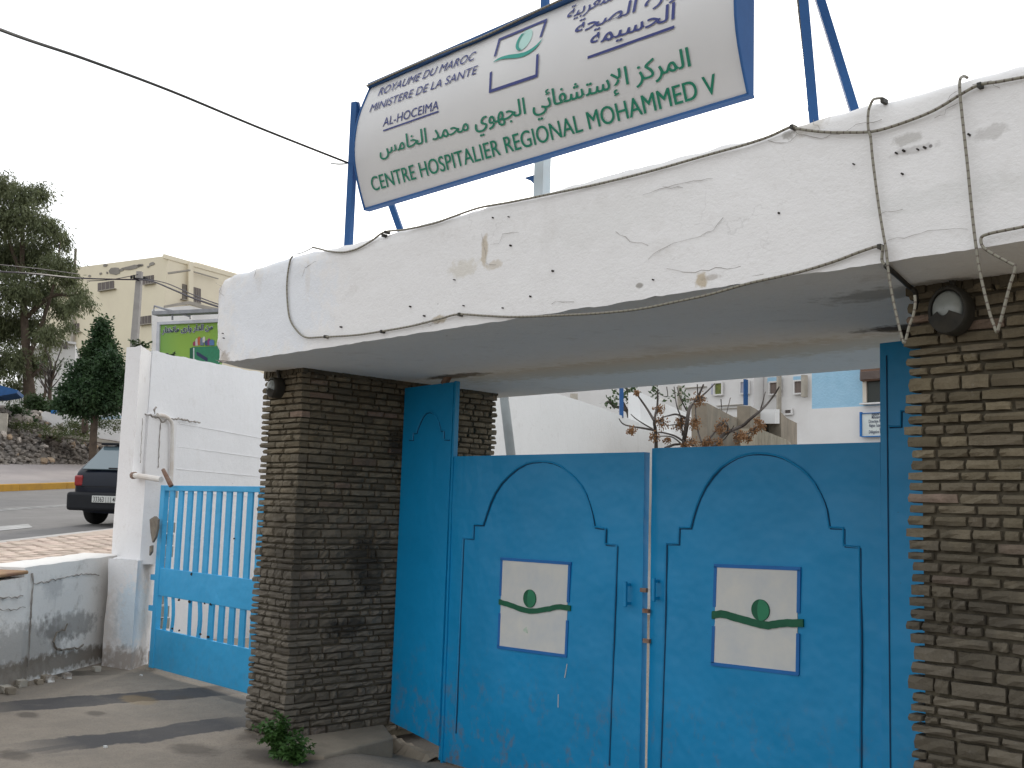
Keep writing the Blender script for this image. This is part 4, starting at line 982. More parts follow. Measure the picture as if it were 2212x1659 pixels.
def sect(x):
    H = roofz(x); w = .795
    if x < -.5: w = .795-.13*((-.5-x)/.14)**1.5
    if x > 2.6: w = .795-.2*((x-2.6)/.48)**1.5
    b = min(.885, H-.02); g = max(0, H-.9)
    return [(0,.22),(w*.8,.22),(w*.96,.32),(w,.52),(w*.995,.70),(w*.955,b),(w*.955-g*.36,b+g*.86),(w*.955-g*.36-.07-.05*(g < .1),H-.004),(0,H+.012)]
vs = []; fs = []; secs = [sect(x) for x in stx]; m = 9
for x, s_ in zip(stx, secs):
    for (y, z) in s_: vs.append(cl(x, y, z))
    for (y, z) in reversed(s_[1:-1]): vs.append(cl(x, -y, z))
n = 16
for i in range(len(stx)-1):
    for k in range(n): fs.append((i*n+k, (i+1)*n+k, (i+1)*n+(k+1) % n, i*n+(k+1) % n))
fs.append(tuple(range(n))); fs.append(tuple(reversed(range((len(stx)-1)*n, len(stx)*n))))
o = mesh('body', vs, fs, M_car, car, True); mm = o.modifiers.new('s', 'SUBSURF'); mm.levels = 1; mm.render_levels = 2
def cpan(name, pts, t, mat, par=car):
    q = [cl(*p) for p in pts]; nn = (q[1]-q[0]).cross(q[2]-q[0]).normalized()
    return MB().prism(q, nn*t).build(name, mat, par)
cpan('rear_window', [(-.575,-.60,.925),(-.575,.60,.925),(-.125,.52,1.30),(-.125,-.52,1.30)], -.02, M_cglass).location = (0,0,0)
cpan('side_window', [(-.25,.775,.93),(.62,.775,.93),(.62,.60,1.31),(.12,.60,1.31)], -.012, M_cglass); cpan('side_window', [(.70,.775,.93),(1.95,.775,.93),(1.62,.60,1.30),(.70,.60,1.31)], -.012, M_cglass)
cpan('side_window', [(-.25,-.775,.93),(.12,-.60,1.31),(.62,-.60,1.31),(.62,-.775,.93)], -.012, M_cglass); cpan('side_window', [(.70,-.775,.93),(.70,-.60,1.31),(1.62,-.60,1.30),(1.95,-.775,.93)], -.012, M_cglass)
cpan('windscreen', [(2.22,-.62,.95),(2.22,.62,.95),(1.72,.55,1.31),(1.72,-.55,1.31)], .012, M_cglass)
def cbox(name, a, b, mat, bv=.02, par=car):
    o = MB().box(a, b, _f, _l, _u, cl(0,0,0)).build(name, mat, par); return bevel(o, bv, 3)
cbox('rear_bumper', (-.72,-.80,.26), (-.50,.80,.56), M_trim, .05)
cbox('roof_spoiler', (-.20,-.54,1.33), (.02,.54,1.375), M_trim, .015)
for s in (1, -1):
    cbox('tail_light', (-.645, s*.64-.075, .655), (-.50, s*.64+.075, .83), M_tail, .03)
    cbox('side_mirror', (1.78, s*.82-.07, .92), (1.88, s*.82+.07, 1.04), M_trim, .03)
cbox('wiper_arm', (-.60,-.25,.945), (-.585,.12,.965), M_trim, .005)
cbox('hatch_seam', (-.652,-.58,.655), (-.62,.58,.662), M_trim, .001)
pl_ = cbox('number_plate', (-.735,-.17,.40), (-.719,.31,.51), M_plate, .004)
vs_, fs_ = text_verts('33363 | | | 40', .01); x0 = min(v.x for v in vs_); x1 = max(v.x for v in vs_)
mesh('plate_number', [cl(-.7365, .285-.43*(v.x-x0)/(x1-x0), .415+v.y*.115) for v in vs_], fs_, M_black, pl_)
for (x, s) in ((0, 1), (0, -1), (2.42, 1), (2.42, -1)):
    c0 = cl(x, s*.70, .285); W = MB(); n = 28; rows = [(.0,-.06),(.17,-.085),(.235,-.09),(.275,-.075),(.285,-.04),(.285,.04),(.275,.075),(.235,.09),(.17,.085),(.0,.06)]
    vs = []; fs = []
    for (r, y) in rows:
        for k in range(n): a = 2*math.pi*k/n; vs.append(c0+_f*math.cos(a)*max(r,.001)+_u*math.sin(a)*max(r,.001)+_l*y)
    for i in range(len(rows)-1):
        for k in range(n): fs.append((i*n+k, i*n+(k+1) % n, (i+1)*n+(k+1) % n, (i+1)*n+k))
    wh = mesh('wheel', vs, fs, M_tyre, car, True)
    MB().tube([c0+_l*s*.06, c0+_l*s*.088], .165, 20).build('rim', M_rim, wh)
# ================================================================== FAR SIDE: helpers
def pl_az(x, y, d, az):
    e = V(math.sin(math.radians(az)), math.cos(math.radians(az)), 0); n = V(-e.y, e.x, 0)
    if n.dot(ray(x, y)) < 0: n = -n
    return ond(x, y, d), e, n
def pslab(name, poly, P0, n, th, mat, parent=None, off=0):
    q = [onp(x, y, P0-n*off, n) for x, y in poly]
    return MB().prism(q, n*th).build(name, mat, parent)
def rect(x0, y0, x1, y1, s=0): return [(x0,y0),(x1,y0+s*(x1-x0)),(x1,y1+s*(x1-x0)),(x0,y1)]
M_yel = simple('pale_yellow_render', (.74,.67,.52), (.68,.61,.48), .5, .9, .1, 6, .2, .02); M_yel2 = simple('peeled_render', (.30,.28,.25), (.22,.2,.18), 1, .9)
M_wind = simple('dark_window', (.10,.085,.08), (.16,.13,.12), 1.2, .5); M_frame = simple('window_frame', (.35,.32,.28), None, 2, .7); M_fwhite = simple('far_white_render', (.72,.71,.70), (.60,.58,.56), .6, .9, .1, 8, .2, .02)
# yellow building
P0 = ond(363, 552, 72); e1 = V(math.sin(math.radians(-16)), math.cos(math.radians(-16)), 0); e2 = V(-e1.y, e1.x, 0)
yb = empty('yellow_building', P0-V(0,0,P0.z-5), 'pale yellow three storey building with peeling render under the roof, behind the trees', 'building')
tl = onp(100, 593, P0, e1)
MB().prism([P0, P0+e2*((tl-P0).dot(e2)), P0+e2*((tl-P0).dot(e2))-V(0,0,19), P0-V(0,0,19)], e1*14).build('wall', M_yel, yb)
MB().box((-.35,-.05,-.28),(14.3,.1,0), e1, e2, V(0,0,1), P0+V(0,0,.02)).build('parapet', M_yel, yb)
def ywin(poly, n, nm='window', mat=M_wind, fr=True):
    w = pslab(nm, poly, P0, n, .05, mat, yb, .06)
    if fr:
        (xa, ya), (xb, _) = poly[0], poly[1]
        f = pslab('window_sill', [(poly[3][0]-1, poly[3][1]), (poly[2][0]+1, poly[2][1]), (poly[2][0]+1, poly[2][1]+1.6), (poly[3][0]-1, poly[3][1]+1.6)], P0, n, .2, M_frame, w, .22)
        k = 4
        for i in range(1, k):
            t = i/k; x_ = poly[0][0]+(poly[1][0]-poly[0][0])*t; y0 = poly[0][1]+(poly[1][1]-poly[0][1])*t; y1 = poly[3][1]+(poly[2][1]-poly[3][1])*t
            pslab('window_bar', rect(x_-.35, y0, x_+.35, y1), P0, n, .03, M_frame, w, .09)
for p in ([(211,611.5),(245,606),(245.5,622),(211,628)], [(308,597.5),(331,594),(331,610),(308,614)], [(300,684.5),(325.4,681),(325.4,697.5),(300,701)], [(135,624),(151,621.5),(151,637),(135,639.5)], [(204,697),(222,694),(222,712),(204,715)], [(150,700),(170,698),(170,716),(150,718)]):
    ywin(p, e1)
ywin([(394.8,613),(404,615.5),(404,647),(394.8,645)], -e2 if False else e2, 'window'); ywin([(416,619),(434,624),(434,655),(416,651)], e2)
for poly in ([(362,588),(409,582),(409,585),(362,592)],): pslab('ledge', poly, P0, e1, .1, M_frame, yb, .25)
pslab('ledge', [(420,585.7),(472,601),(472,603),(420,588)], P0, e2, .1, M_frame, yb, .3)
pslab('pilaster', [(408,566),(418,569),(418,667),(408,664)], P0, e2, .1, M_yel, yb, .35)
MB().box((3.6,1.2,-.3),(8.0,3.5,.45), e1, e2, V(0,0,1), P0).build('roof_room', M_yel, yb)
pslab('lower_roof', [(356,665),(408,657),(440,667),(500,680),(500,672),(440,659),(408,650),(356,660)], P0, e2, .1, M_frame, yb, .8).hide_render = False
pslab('lower_wall', [(330,668),(408,660),(500,682),(500,780),(330,780)], ond(408,660,66), e2, .1, M_fwhite, yb, 0)
for (x, y, w, h) in ((227,573,6,3),(247,586,14,9),(262,583,6,4),(287,577,24,5),(303,573,8,4),(327,570,7,5),(217,591,3,3),(231,589,2,3),(193,596,3,3),(320,576,3,3)):
    n_ = 9; rr = random.Random(int(x)); pslab('peeled_patch', [(x+math.cos(i*6.283/n_)*w*rr.uniform(.7,1.1), y+math.sin(i*6.283/n_)*h*rr.uniform(.6,1.1)-.15*math.cos(i*6.283/n_)*w) for i in range(n_)], P0, e1, .03, M_yel2, yb, .04)
pslab('downpipe', rect(152,600,157,760), P0, e1, .15, M_frame, yb, .3); MB().tube([onp(163.5,573,P0,e1)-V(0,0,1), onp(163.5,538,P0,e1)], .10, 6).build('chimney_pipe', M_wind, yb)
# utility pole
M_polec = simple('pole_concrete', (.36,.34,.32), (.27,.25,.24), 2, .9, .2, 20, .3, .01)
pb = ond(290.5, 775, 40); ptop = ond(302, 587, 40); up = empty('utility_pole', pb, 'square grey concrete utility pole with overhead lines before the yellow building', 'utility pole')
_e = V(-.69,.72,0).normalized(); _e = CR-V(0,0,CR.z); _e.normalize(); _n = V(-_e.y,_e.x,0)
bot = V(ptop.x, ptop.y, 2.6); vs = []
for (c, w) in ((bot+ (pb-V(pb.x,pb.y,pb.z)), .16), (ptop, .095)):
    for (a, b) in ((-1,-1),(1,-1),(1,1),(-1,1)): vs.append(c+_e*a*w+_n*b*w)
b_off = onp(286, 800, ptop, _n); vs = [v+(b_off-V(ptop.x,ptop.y,b_off.z))*1.15 if i < 4 else v for i, v in enumerate(vs)]
mesh('shaft', vs, [(0,1,5,4),(1,2,6,5),(2,3,7,6),(3,0,4,7),(4,5,6,7),(3,2,1,0)], M_polec, up)
wp = lambda x, y, d=40: ond(x, y, d)
for (x, y) in ((290,597),(284,599),(312,600),(317,603),(299,604)):
    MB().tube([wp(x, y-3, 39.7), wp(x, y+3, 39.7)], .045, 7).build('insulator', M_black, up)
MB().tube([wp(288,601,39.75), wp(320,604,39.75)], .03, 4).build('crossarm', M_black, up)
M_wire = simple('power_line_black', (.05,.04,.05), None, 3, .6)
for i, (pts, r) in enumerate([([(-60,628,30),(60,633,34),(180,638,37),(250,607+0,39),(292,598,39.8)], .018)][:0]+[([(-80,583,30),(60,590,33),(160,600,37),(240,603,39),(298,604,39.8)], .035), ([(188,607,38),(240,604,39),(298,593,39.8)], .02), ([(298,604,39.8),(330,608,37),(370,624,33),(415,643,30),(470,662,27),(520,676,24)], .035), ([(312,602,39.8),(360,612,36),(420,638,31),(480,660,27),(520,668,24)], .022), ([(-60,566,31),(80,580,35),(170,592,38)], .018)]):
    tag(MB().tube(spline([wp(*p) for p in pts], 6), r*.75, 5).build('power_line', M_wire), None)
for i, o in enumerate([o for o in bpy.data.objects if o.name.startswith('power_line')]):
    tag(o, ['thick power line running left from the utility pole into the tall tree', 'thin slack line rising to the pole top from the left', 'thick power line dropping right from the pole behind the canopy', 'thin power line beside the thick one right of the pole', 'thin line crossing in front of the tall tree'][i], 'power line', 'power lines')
# billboard
bP, bE, bN = pl_az(400, 730, 36, 64)
bb = empty('billboard', ond(400, 760, 36), 'green billboard with Arabic slogan and grey lamp trough, seen above the boundary wall', 'billboard')
def bs(name, poly, mat, off, th=.03, par=bb): return pslab(name, poly, bP, bN, th, mat, par, off)
M_bgreen = NT('billboard_print'); _t = M_bgreen
c_ = _t.mix(_t.blob(tuple(onp(420,735,bP,bN)), (1.6,1.6,1.3), 1.2, .15, 1), (.09,.27,.10), (.24,.40,.06)); M_bg = _t.fin(c_, .5)
M_grey = simple('grey_metal', (.30,.31,.33), (.2,.2,.21), 3, .5); M_silver = simple('pale_metal_frame', (.55,.56,.60), None, 3, .5)
Lx = lambda x, y: (380+x*.09042, 0); z5 = lambda x, y: ((380+x/11.06)*.8534, (780+y/11.06)*.8534)
bs('board', [z5(250,460), z5(1950,388), z5(1950,2300), z5(190,2300)], M_bg, .0, .12)
bs('board_frame', [z5(190,390), z5(2020,288), z5(2020,384), z5(250,460)], M_silver, .06, .2); bs('board_frame', [z5(190,390), z5(265,440), z5(215,2300), z5(110,2300)], M_silver, .061, .2)
bs('lamp_trough', [z5(50,85), z5(2100,-5), z5(2100,95), z5(50,185)], M_grey, 1.0, .35)
for p in (((110,80),(120,-60),(480,45)), ((480,45),(850,150),(1120,230),(1130,300)), ((625,170),(625,330))):
    MB().tube([onp(*z5(*a), bP-bN*.9, bN) for a in p], .035, 5).build('lamp_bracket', M_grey, bb)
def btext(body, a, b, h, mat, off, bold, dx=0, dy=0, par=bb):
    A, B = onp(*z5(*a), bP-bN*off, bN), onp(*z5(*b), bP-bN*off, bN); vs, fs = text_verts(body, bold); x0 = min(v.x for v in vs); x1 = max(v.x for v in vs)
    return mesh('slogan', [A.lerp(B, (v.x-x0)/(x1-x0))+V(0,0,v.y*h+dy) for v in vs], fs, mat, par)
M_bwhite = simple('print_white', (.62,.66,.66), None, 5, .5); M_bnavy = simple('print_navy', (.03,.04,.10), None, 5, .5)
btext(arabic('من الدار وارى ماتختار'), (325,690), (1760,590), .26, M_bwhite, .012, .075); btext(arabic('من الدار وارى ماتختار'), (330,688), (1750,590), .26, M_bnavy, .024, .02)
bs('printed_box', [z5(1170,1090), z5(1940,1060), z5(1940,2300), z5(1240,2300), z5(1230,1400)], M_green2, .012); bs('printed_box_side', [z5(1110,1120), z5(1200,1100), z5(1220,2300), z5(1100,2300)], M_green, .014)
bs('printed_box_edge', [z5(1205,1110), z5(1235,1110), z5(1235,2300), z5(1205,2300)], M_bwhite, .02)
bs('printed_mark', [z5(1290,1235), z5(1330,1225), z5(1600,1390), z5(1600,1500), z5(1500,1440), z5(1310,1320)], M_bnavy, .022)
cols = [(.30,.05,.10),(.55,.52,.5),(.5,.12,.04),(.15,.2,.28),(.6,.58,.55),(.05,.08,.16),(.25,.05,.2),(.1,.2,.4)]
for i, (x, y, w, h) in enumerate(((1200,930,70,120),(1270,850,60,200),(1330,800,70,230),(1400,830,90,210),(1470,800,60,160),(1530,900,110,140),(1610,850,60,190),(1660,880,120,160))):
    bs('printed_package', [z5(x,y+h), z5(x-5,y+40), z5(x+w*.5,y-10), z5(x+w,y+20), z5(x+w+5,y+h)], simple('package_print', cols[i], None, 5, .5), .02+.002*i)
for x in (1, 6): 
    pz = onp(345+x*18, 700, bP, bN)+bN*.25; MB().box((-.08,-.08,1.2),(.08,.08,pz.z), o=V(pz.x,pz.y,0)).build('board_post', M_grey, bb)
# ================================================================== VEGETATION
def leafmat(name, a, b, scale=2.5):
    t = NT(name); c = t.mix(t.ramp(t.noise(scale, 5, rough=.7), .35, .68), a, b); c = t.mix(t.ramp(t.noise(60, 2), .4, .8, 0, .4), c, tuple(min(1, x*1.6) for x in b))
    t.fin(c, .55, .35); tr = t.new('ShaderNodeBsdfTranslucent'); t.L(c, tr.inputs[0]); ms = t.new('ShaderNodeMixShader'); ms.inputs[0].default_value = .3
    t.L(t.b.outputs[0], ms.inputs[1]); t.L(tr.outputs[0], ms.inputs[2]); t.L(ms.outputs[0], t.n['Material Output'].inputs[0]); return t.m
M_euc = leafmat('grey_green_leaf', (.085,.105,.050), (.14,.155,.075), .8); M_fic = leafmat('dark_green_leaf', (.018,.045,.020), (.045,.085,.030), 1.8); M_weed = leafmat('weed_leaf', (.035,.085,.022), (.06,.13,.03), 8); M_bush = leafmat('bush_leaf', (.03,.05,.02), (.05,.085,.03), 1.5)
M_bark = simple('bark', (.13,.10,.075), (.07,.055,.045), 3, .95, .1, 12, .8, .05); M_twig = simple('grey_twig', (.10,.085,.075), (.06,.05,.045), 5, .9)
def foliage(name, blobs, dens, lw, ll, mat, parent, seed, droop=0., shell=.5):
    """blobs: (centre, radius) ; leaf quads gathered in small sprays inside each blob"""
    rr = random.Random(seed); vs = []; fs = []
    for c, R in blobs:
        ns = int(dens*R*R)+3
        for _ in range(ns):
            d = V(rr.gauss(0,1), rr.gauss(0,1), rr.gauss(0,1)).normalized(); r = R*(rr.random()**shell)*rr.uniform(.85,1.12); sc = c+V(d.x*r, d.y*r, d.z*r*.9)
            spray = V(rr.gauss(0,1), rr.gauss(0,1), rr.gauss(0,.6)-droop*2).normalized()
            for k in range(7):
                p = sc+spray*(k*ll*.35)+V(rr.uniform(-1,1), rr.uniform(-1,1), rr.uniform(-1,1))*ll*.45
                a = (spray+V(rr.gauss(0,.6), rr.gauss(0,.6), rr.gauss(0,.5)-droop)).normalized(); b = a.cross(V(rr.gauss(0,1), rr.gauss(0,1), rr.gauss(0,1))).normalized()
                L_ = ll*rr.uniform(.6,1.2); W = lw*rr.uniform(.7,1.2); i = len(vs)
                vs += [p, p+a*L_*.5+b*W*.5, p+a*L_, p+a*L_*.5-b*W*.5]; fs.append((i, i+1, i+2, i+3))
    return mesh(name, vs, fs, mat, parent)
def pxb(L_, d, jit, seed):
    rr = random.Random(seed); out = []
    for (x, y, r) in L_:
        dd = d+rr.uniform(-1,1)*jit; out.append((ond(x, y, dd), r*dd/F_PX))
    return out
hz_ = lambda u, v: st(u, v, hill(u, v)).z
# tall eucalyptus
D = 48
base = ond(70, 900, D); eu = empty('eucalyptus_tree', base, 'tall drooping grey green eucalyptus filling the left edge of the view', 'tree')
crown = [(5,400,40),(45,418,34),(84,412,27),(15,470,46),(65,468,40),(108,486,30),(132,512,24),(20,540,55),(78,545,52),(126,566,36),(148,598,24),(176,628,20),(196,650,11),(160,650,20),(30,620,54),(92,625,46),(138,665,24),(18,700,50),(70,700,42),(108,718,30),(15,775,44),(58,772,32),(86,786,18),(25,832,24),(60,830,13),(-40,450,50),(-40,560,60),(-40,680,60),(150,700,14),(100,765,12)]
foliage('crown', pxb(crown, D, 1.6, 4), 520, .05, .22, M_euc, eu, 11, .55, .55)
tb = lambda pts, r, nm='trunk', par=eu, m=M_bark, n=8: MB().tube(spline([ond(*p) for p in pts], 4), [r[0]+(r[1]-r[0])*i/((len(pts)-1)*4) for i in range((len(pts)-1)*4+1)], n).build(nm, m, par, True)
tb([(66,905,D),(64,850,D),(58,780,D),(52,680,D),(48,560,D),(50,450,D)], (.30,.06)); 
for p in ([(58,780,D),(90,700,D),(120,600,D),(130,520,D)], [(52,690,D),(110,640,D),(160,640,D),(190,650,D)], [(50,600,D),(20,520,D),(5,420,D)], [(60,820,D),(90,790,D),(100,740,D)], [(64,850,D),(95,860,D),(98,800,D)]): tb(p, (.12,.025), 'limb', n=6)
# conical ficus with trunk on the far pavement
D = 36.5; fi = empty('street_ficus', ond(201, 990, D), 'dark dense cone shaped ficus on a bare trunk behind the parked car', 'tree')
cone = [(222,694,8),(223,708,12),(221,726,18),(214,748,24),(232,752,22),(205,778,32),(238,782,28),(186,812,34),(220,812,42),(250,818,20),(160,846,30),(205,846,44),(246,850,22),(150,868,24),(190,872,34),(232,870,30),(262,862,8),(262,820,10),(135,872,12)]
foliage('crown', pxb(cone, D, .7, 5), 1900, .07, .13, M_fic, fi, 12, .1, .5)
tb([(200,1000,D),(202,940,D),(206,890,D),(212,830,D)], (.14,.10), 'trunk', fi)
for p in ([(206,880,D),(180,850,D)], [(207,870,D),(240,840,D)]): tb(p, (.05,.02), 'limb', fi, n=5)
# a second, hidden-behind trunk
D = 40; t2 = empty('street_tree', ond(183, 905, D), 'thin reddish brown trunk standing behind the ficus', 'tree'); tb([(184,935,D),(183,900,D),(186,860,D)], (.13,.09), 'trunk', t2); foliage('crown', pxb([(186,850,14),(178,842,12)], D, .5, 3), 900, .07, .14, M_fic, t2, 3)
# bare shrubby tree and bushes
D = 46; bt = empty('bare_tree', ond(105, 880, D), 'leafless spindly tree between the eucalyptus and the ficus', 'tree')
rr = random.Random(9); tb([(105,893,D),(107,860,D),(110,830,D),(120,790,D)], (.12,.04), 'trunk', bt)
for k in range(22):
    y0 = rr.uniform(800, 860); x0 = 109+(830-y0)*.1; x1 = x0+rr.uniform(-32,30); y1 = y0-rr.uniform(20,75)
    tb([(x0,y0,D),((x0+x1)/2+rr.uniform(-4,4),(y0+y1)/2,D+rr.uniform(-.5,.5)),(x1,y1,D+rr.uniform(-1,1))], (.035,.012), 'branch', bt, M_twig, 4)
foliage('crown', pxb([(125,800,16),(140,780,14),(95,790,12)], D, .5, 3), 90, .05, .12, M_bush, bt, 6)
for i, (bl_, dd, lab) in enumerate((([(78,868,15),(95,880,18),(62,872,10),(105,892,12),(85,895,14)], 45, 'dark rounded bush below the leafless tree'), ([(30,890,14),(45,905,16),(25,915,12),(60,910,12)], 43, 'ragged green bush beside the low stone wall'), ([(118,880,12),(128,874,9)], 44, 'small dark bush left of the ficus crown'))):
    b = empty('bush', bl_[0] and ond(bl_[0][0], bl_[0][1]+18, dd), lab, 'bush', 'bushes on the far bank'); foliage('leaves', pxb(bl_, dd, .4, i), 1300, .07, .13, M_bush, b, 20+i)
g = []; rr = random.Random(2)
for (x0, x1, y, d) in ((150,262,905,43),(120,200,922,42),(150,262,918,43),(20,110,918,41),(90,200,934,40)):
    for k in range(26): xx = rr.uniform(x0, x1); g.append((ond(xx, y+(xx-x0)*.06+rr.uniform(-2,3), d), .10))
tag(foliage('grass_fringe', g, 120, .04, .12, leafmat('bank_grass', (.05,.075,.025), (.09,.10,.04), 2), None, 4), 'strip of green grass and weeds along the bank', 'grass', kind='stuff')
# ================================================================== FAR WALLS AND HOUSES
hA = 25
def thing_slab(name, poly, d, az, th, mat, label, cat, group=None):
    P_, e_, n_ = pl_az(poly[0][0], poly[0][1], d, az); o = pslab(name, poly, P_, n_, th, mat); return tag(o, label, cat, group), P_, e_, n_
P_, e_, n_ = pl_az(120, 800, 56, 25)
wh_ = empty('white_house', ond(120, 895, 56), 'white house with a dark barred window half hidden by the trees', 'house')
pslab('wall', [(38,760),(132,738),(162,742),(162,900),(38,900)], P_, n_, 6, M_fwhite, wh_); pslab('wall', [(-60,870),(42,850),(42,905),(-60,910)], P_, n_, 5, M_fwhite, wh_, .5)
w_ = pslab('window', rect(74,770,103,810,-.05), P_, n_, .05, M_wind, wh_, .05)
for k in range(3): pslab('window_bar', rect(80+k*8, 770, 81+k*8, 810), P_, n_, .03, M_frame, w_, .09)
pslab('roof_edge', [(36,757),(132,734),(164,739),(164,744),(132,739),(36,762)], P_, n_, .3, M_fwhite, wh_, .3)
pslab('chimney', rect(136,738,146,752), P_, n_, .4, M_wind, wh_, 1.0)
for lab, poly, d, m in (('white ramp wall block above the rubble heap', [(89,893),(97,888),(116,893),(138,896),(136,936),(116,934),(95,936),(90,930)], 44, M_fwhite),
        ('taller white wall pier left of the ficus trunk', [(137,888),(150,890),(150,938),(136,938)], 43, M_fwhite),
        ('long white garden wall behind the ficus trunk', [(150,890),(186,885),(186,925),(150,932)], 44.5, M_fwhite),
        ('white garden wall with grey band right of the ficus trunk', [(190,888),(300,885),(300,960),(205,945),(190,935)], 45, M_fwhite),
        ('beige rubble stone wall beside the bushes', [(28,902),(90,898),(92,934),(55,930),(28,925)], 43.5, M_stone),
        ('grey dry stone wall end at the left edge', [(-40,890),(16,893),(12,948),(-40,950)], 40, M_conc)):
    thing_slab('garden_wall', poly, d, hA, .35, m, lab, 'wall')
thing_slab('path_edge', [(88,932),(150,938),(262,956),(262,962),(150,945),(88,938)], 42, hA, 1.5, M_conc, 'pale concrete path edge running down above the rubble heap', 'path edge')
thing_slab('ramp_face_wall', [(100,934),(135,912),(136,936)], 43.6, hA, .2, M_conc, 'brown triangular ramp face under the white ramp wall', 'ramp')  # triangular ramp face in the plain grey concrete material
thing_slab('blue_stripe_wall', [(204,900),(300,896),(300,903),(204,907)], 44.6, hA, .1, simple('pale_blue_stripe', (.35,.45,.55), None, 2, .8), 'pale blue painted band on the garden wall', 'painted band')
rf = thing_slab('blue_awning', [(-40,826),(0,832),(39,843),(36,849),(0,855),(-40,856)], 40, hA, 2.2, M_signblue, 'blue shelter roof poking in at the left edge', 'awning')[0]
thing_slab('blue_box', rect(110,886,122,893), 43.2, hA, .3, M_cobalt, 'small blue box above the white ramp wall', 'box')
# rubble heap
M_rock = simple('rubble_rock', (.46,.40,.34), (.27,.25,.235), 1.5, .95, .1, 6, .9, .06, rand=.6); M_rockb = simple('rubble_rock_brown', (.42,.31,.21), (.30,.23,.17), 2, .95, .1, 6, .9, .06, rand=.3)
rh = empty('rubble_heap', st(29, 19.3, 2), 'long heap of broken grey and brown stones along the far pavement', 'rubble')
def rock(seed, sub=False):
    rr = random.Random(seed); bm = []; pts = []
    # roughened icosahedron-like lump
    import bmesh
    b = bmesh.new(); bmesh.ops.create_icosphere(b, subdivisions=1, radius=1)
    k = V(rr.uniform(.7,1.3), rr.uniform(.7,1.2), rr.uniform(.5,.9))
    for v in b.verts: f = rr.uniform(.72,1.15); v.co = V(v.co.x*k.x*f, v.co.y*k.y*f, v.co.z*k.z*f)
    v_ = [v.co.copy() for v in b.verts]; f_ = [tuple(q.index for q in f.verts) for f in b.faces]; b.free(); return v_, f_
RK = [rock(s) for s in range(10)]
rme = []
for i, (v_, f_) in enumerate(RK):
    for m_ in (M_rock, M_rock, M_rockb):
        me = bpy.data.meshes.new('stone'); me.from_pydata([tuple(v) for v in v_], [], f_); me.materials.append(m_); rme.append(me)
rr = random.Random(21)
def heap(u): return 1.55+.25*noise.noise(V(u*.3, 0, 0))
def hz(u, v):
    t = (v-18.6)/2.6; return hill(u, v)+heap(u)*max(0, math.sin(min(max(t, 0), 1)*math.pi*.5)) if t < 1.6 else hill(u, v)
hb = []; 
tag(mesh('heap_core', [st(8+i*1.0, 18.6+j*.5, hz(8+i*1.0, 18.6+j*.5)-.10+.12*noise.noise(V(i*.9, j*.9, 3))) for j in range(9) for i in range(60)], [(j*60+i, j*60+i+1, (j+1)*60+i+1, (j+1)*60+i) for j in range(8) for i in range(59)], M_rock, rh), kind='stuff')
bigs = []
for k in range(300):
    u = rr.uniform(14, 46); t = rr.random(); v = 18.55+2.7*t; s = rr.choice([.09,.10,.12,.14,.16,.18,.22,.30])*rr.uniform(.8,1.2)
    o = link('stone', rme[rr.randrange(len(rme))]); o.parent = rh; o.matrix_parent_inverse = PINV(rh)
    o.matrix_basis = Matrix.Translation(st(u, v, hz(u, v)+s*.15)) @ Matrix.Rotation(rr.uniform(0,6.28), 4, V(rr.gauss(0,1), rr.gauss(0,1), rr.gauss(0,1)).normalized()) @ Matrix.Scale(s, 4)
vs = []; fs = []
for k in range(7000):
    u = rr.uniform(8, 62); v = 18.5+2.9*rr.random(); s = rr.uniform(.04,.13); v_, f_ = RK[k % 10]; c = st(u, v, hz(u, v)+s*.2); i = len(vs)
    A = Matrix.Rotation(rr.uniform(0,6.28), 3, 'Z'); vs += [c+A @ q*s for q in v_]; fs += [tuple(a+i for a in f) for f in f_]
tag(mesh('small_stones', vs, fs, M_rock, rh), kind='stuff')
tag(MB().box((21.5,16.2,.0),(21.9,18.4,.03), SU, SV, V(0,0,1), V(S0.x,S0.y,hz_(21.5,17)-.01)).build('metal_strip', M_wind), 'dark flat strip lying on the far pavement', 'strip')
# ================================================================== COURTYARD SEEN OVER THE GATE
cAZ = -25.8
def cw(name, poly, x, y, d, mat, label, th=.25, cat='wall', grp=None):
    P_, e_, n_ = pl_az(x, y, d, cAZ); o = pslab(name, poly, P_, n_, th, mat); tag(o, label, cat, grp); return o, P_, n_
cw('courtyard_wall', [(1000,790),(1100,818),(1235,860),(1298,880),(1369.7,908.5),(1420,926),(1470,945),(1470,1300),(1000,1500)], 1235, 860, 17, M_wall_in, 'long bright white courtyard wall just behind the left gate leaf')
o, P_, n_ = cw('courtyard_wall', [(1383,848),(1526,911),(1560,926),(1560,1200),(1383,1250)], 1383, 848, 22, M_wall_in, 'grey streaked white courtyard wall behind the dry shrub')
cw('courtyard_wall', [(1527,870),(1619.7,918.5),(1640,929),(1640,1150),(1527,1200)], 1527, 870, 17.5, M_concd, 'bare concrete wall with sloping top, nearest the shrub')
cw('courtyard_wall', [(1621,877),(1684.6,911.5),(1700,920),(1700,1150),(1621,1150)], 1621, 877, 20.5, M_concd, 'second bare concrete wall stepping down to the right')
cw('courtyard_wall', [(1687,890.7),(1700,903),(1721.6,914),(1722,1150),(1687,1150)], 1687, 890.7, 22.5, M_concd, 'third short concrete wall next to the white building corner')
cw('stone_wall', [(1627,926),(1640,926),(1700,950),(1720,968),(1722,1150),(1627,1150)], 1660, 950, 19, M_stone, 'rough stone lower wall below the stepped concrete walls', .2)
cw('white_block', rect(1674,884,1684,915), 1675, 890, 21.8, M_fwhite, 'small white gate block on the stepped wall', .4, 'block')
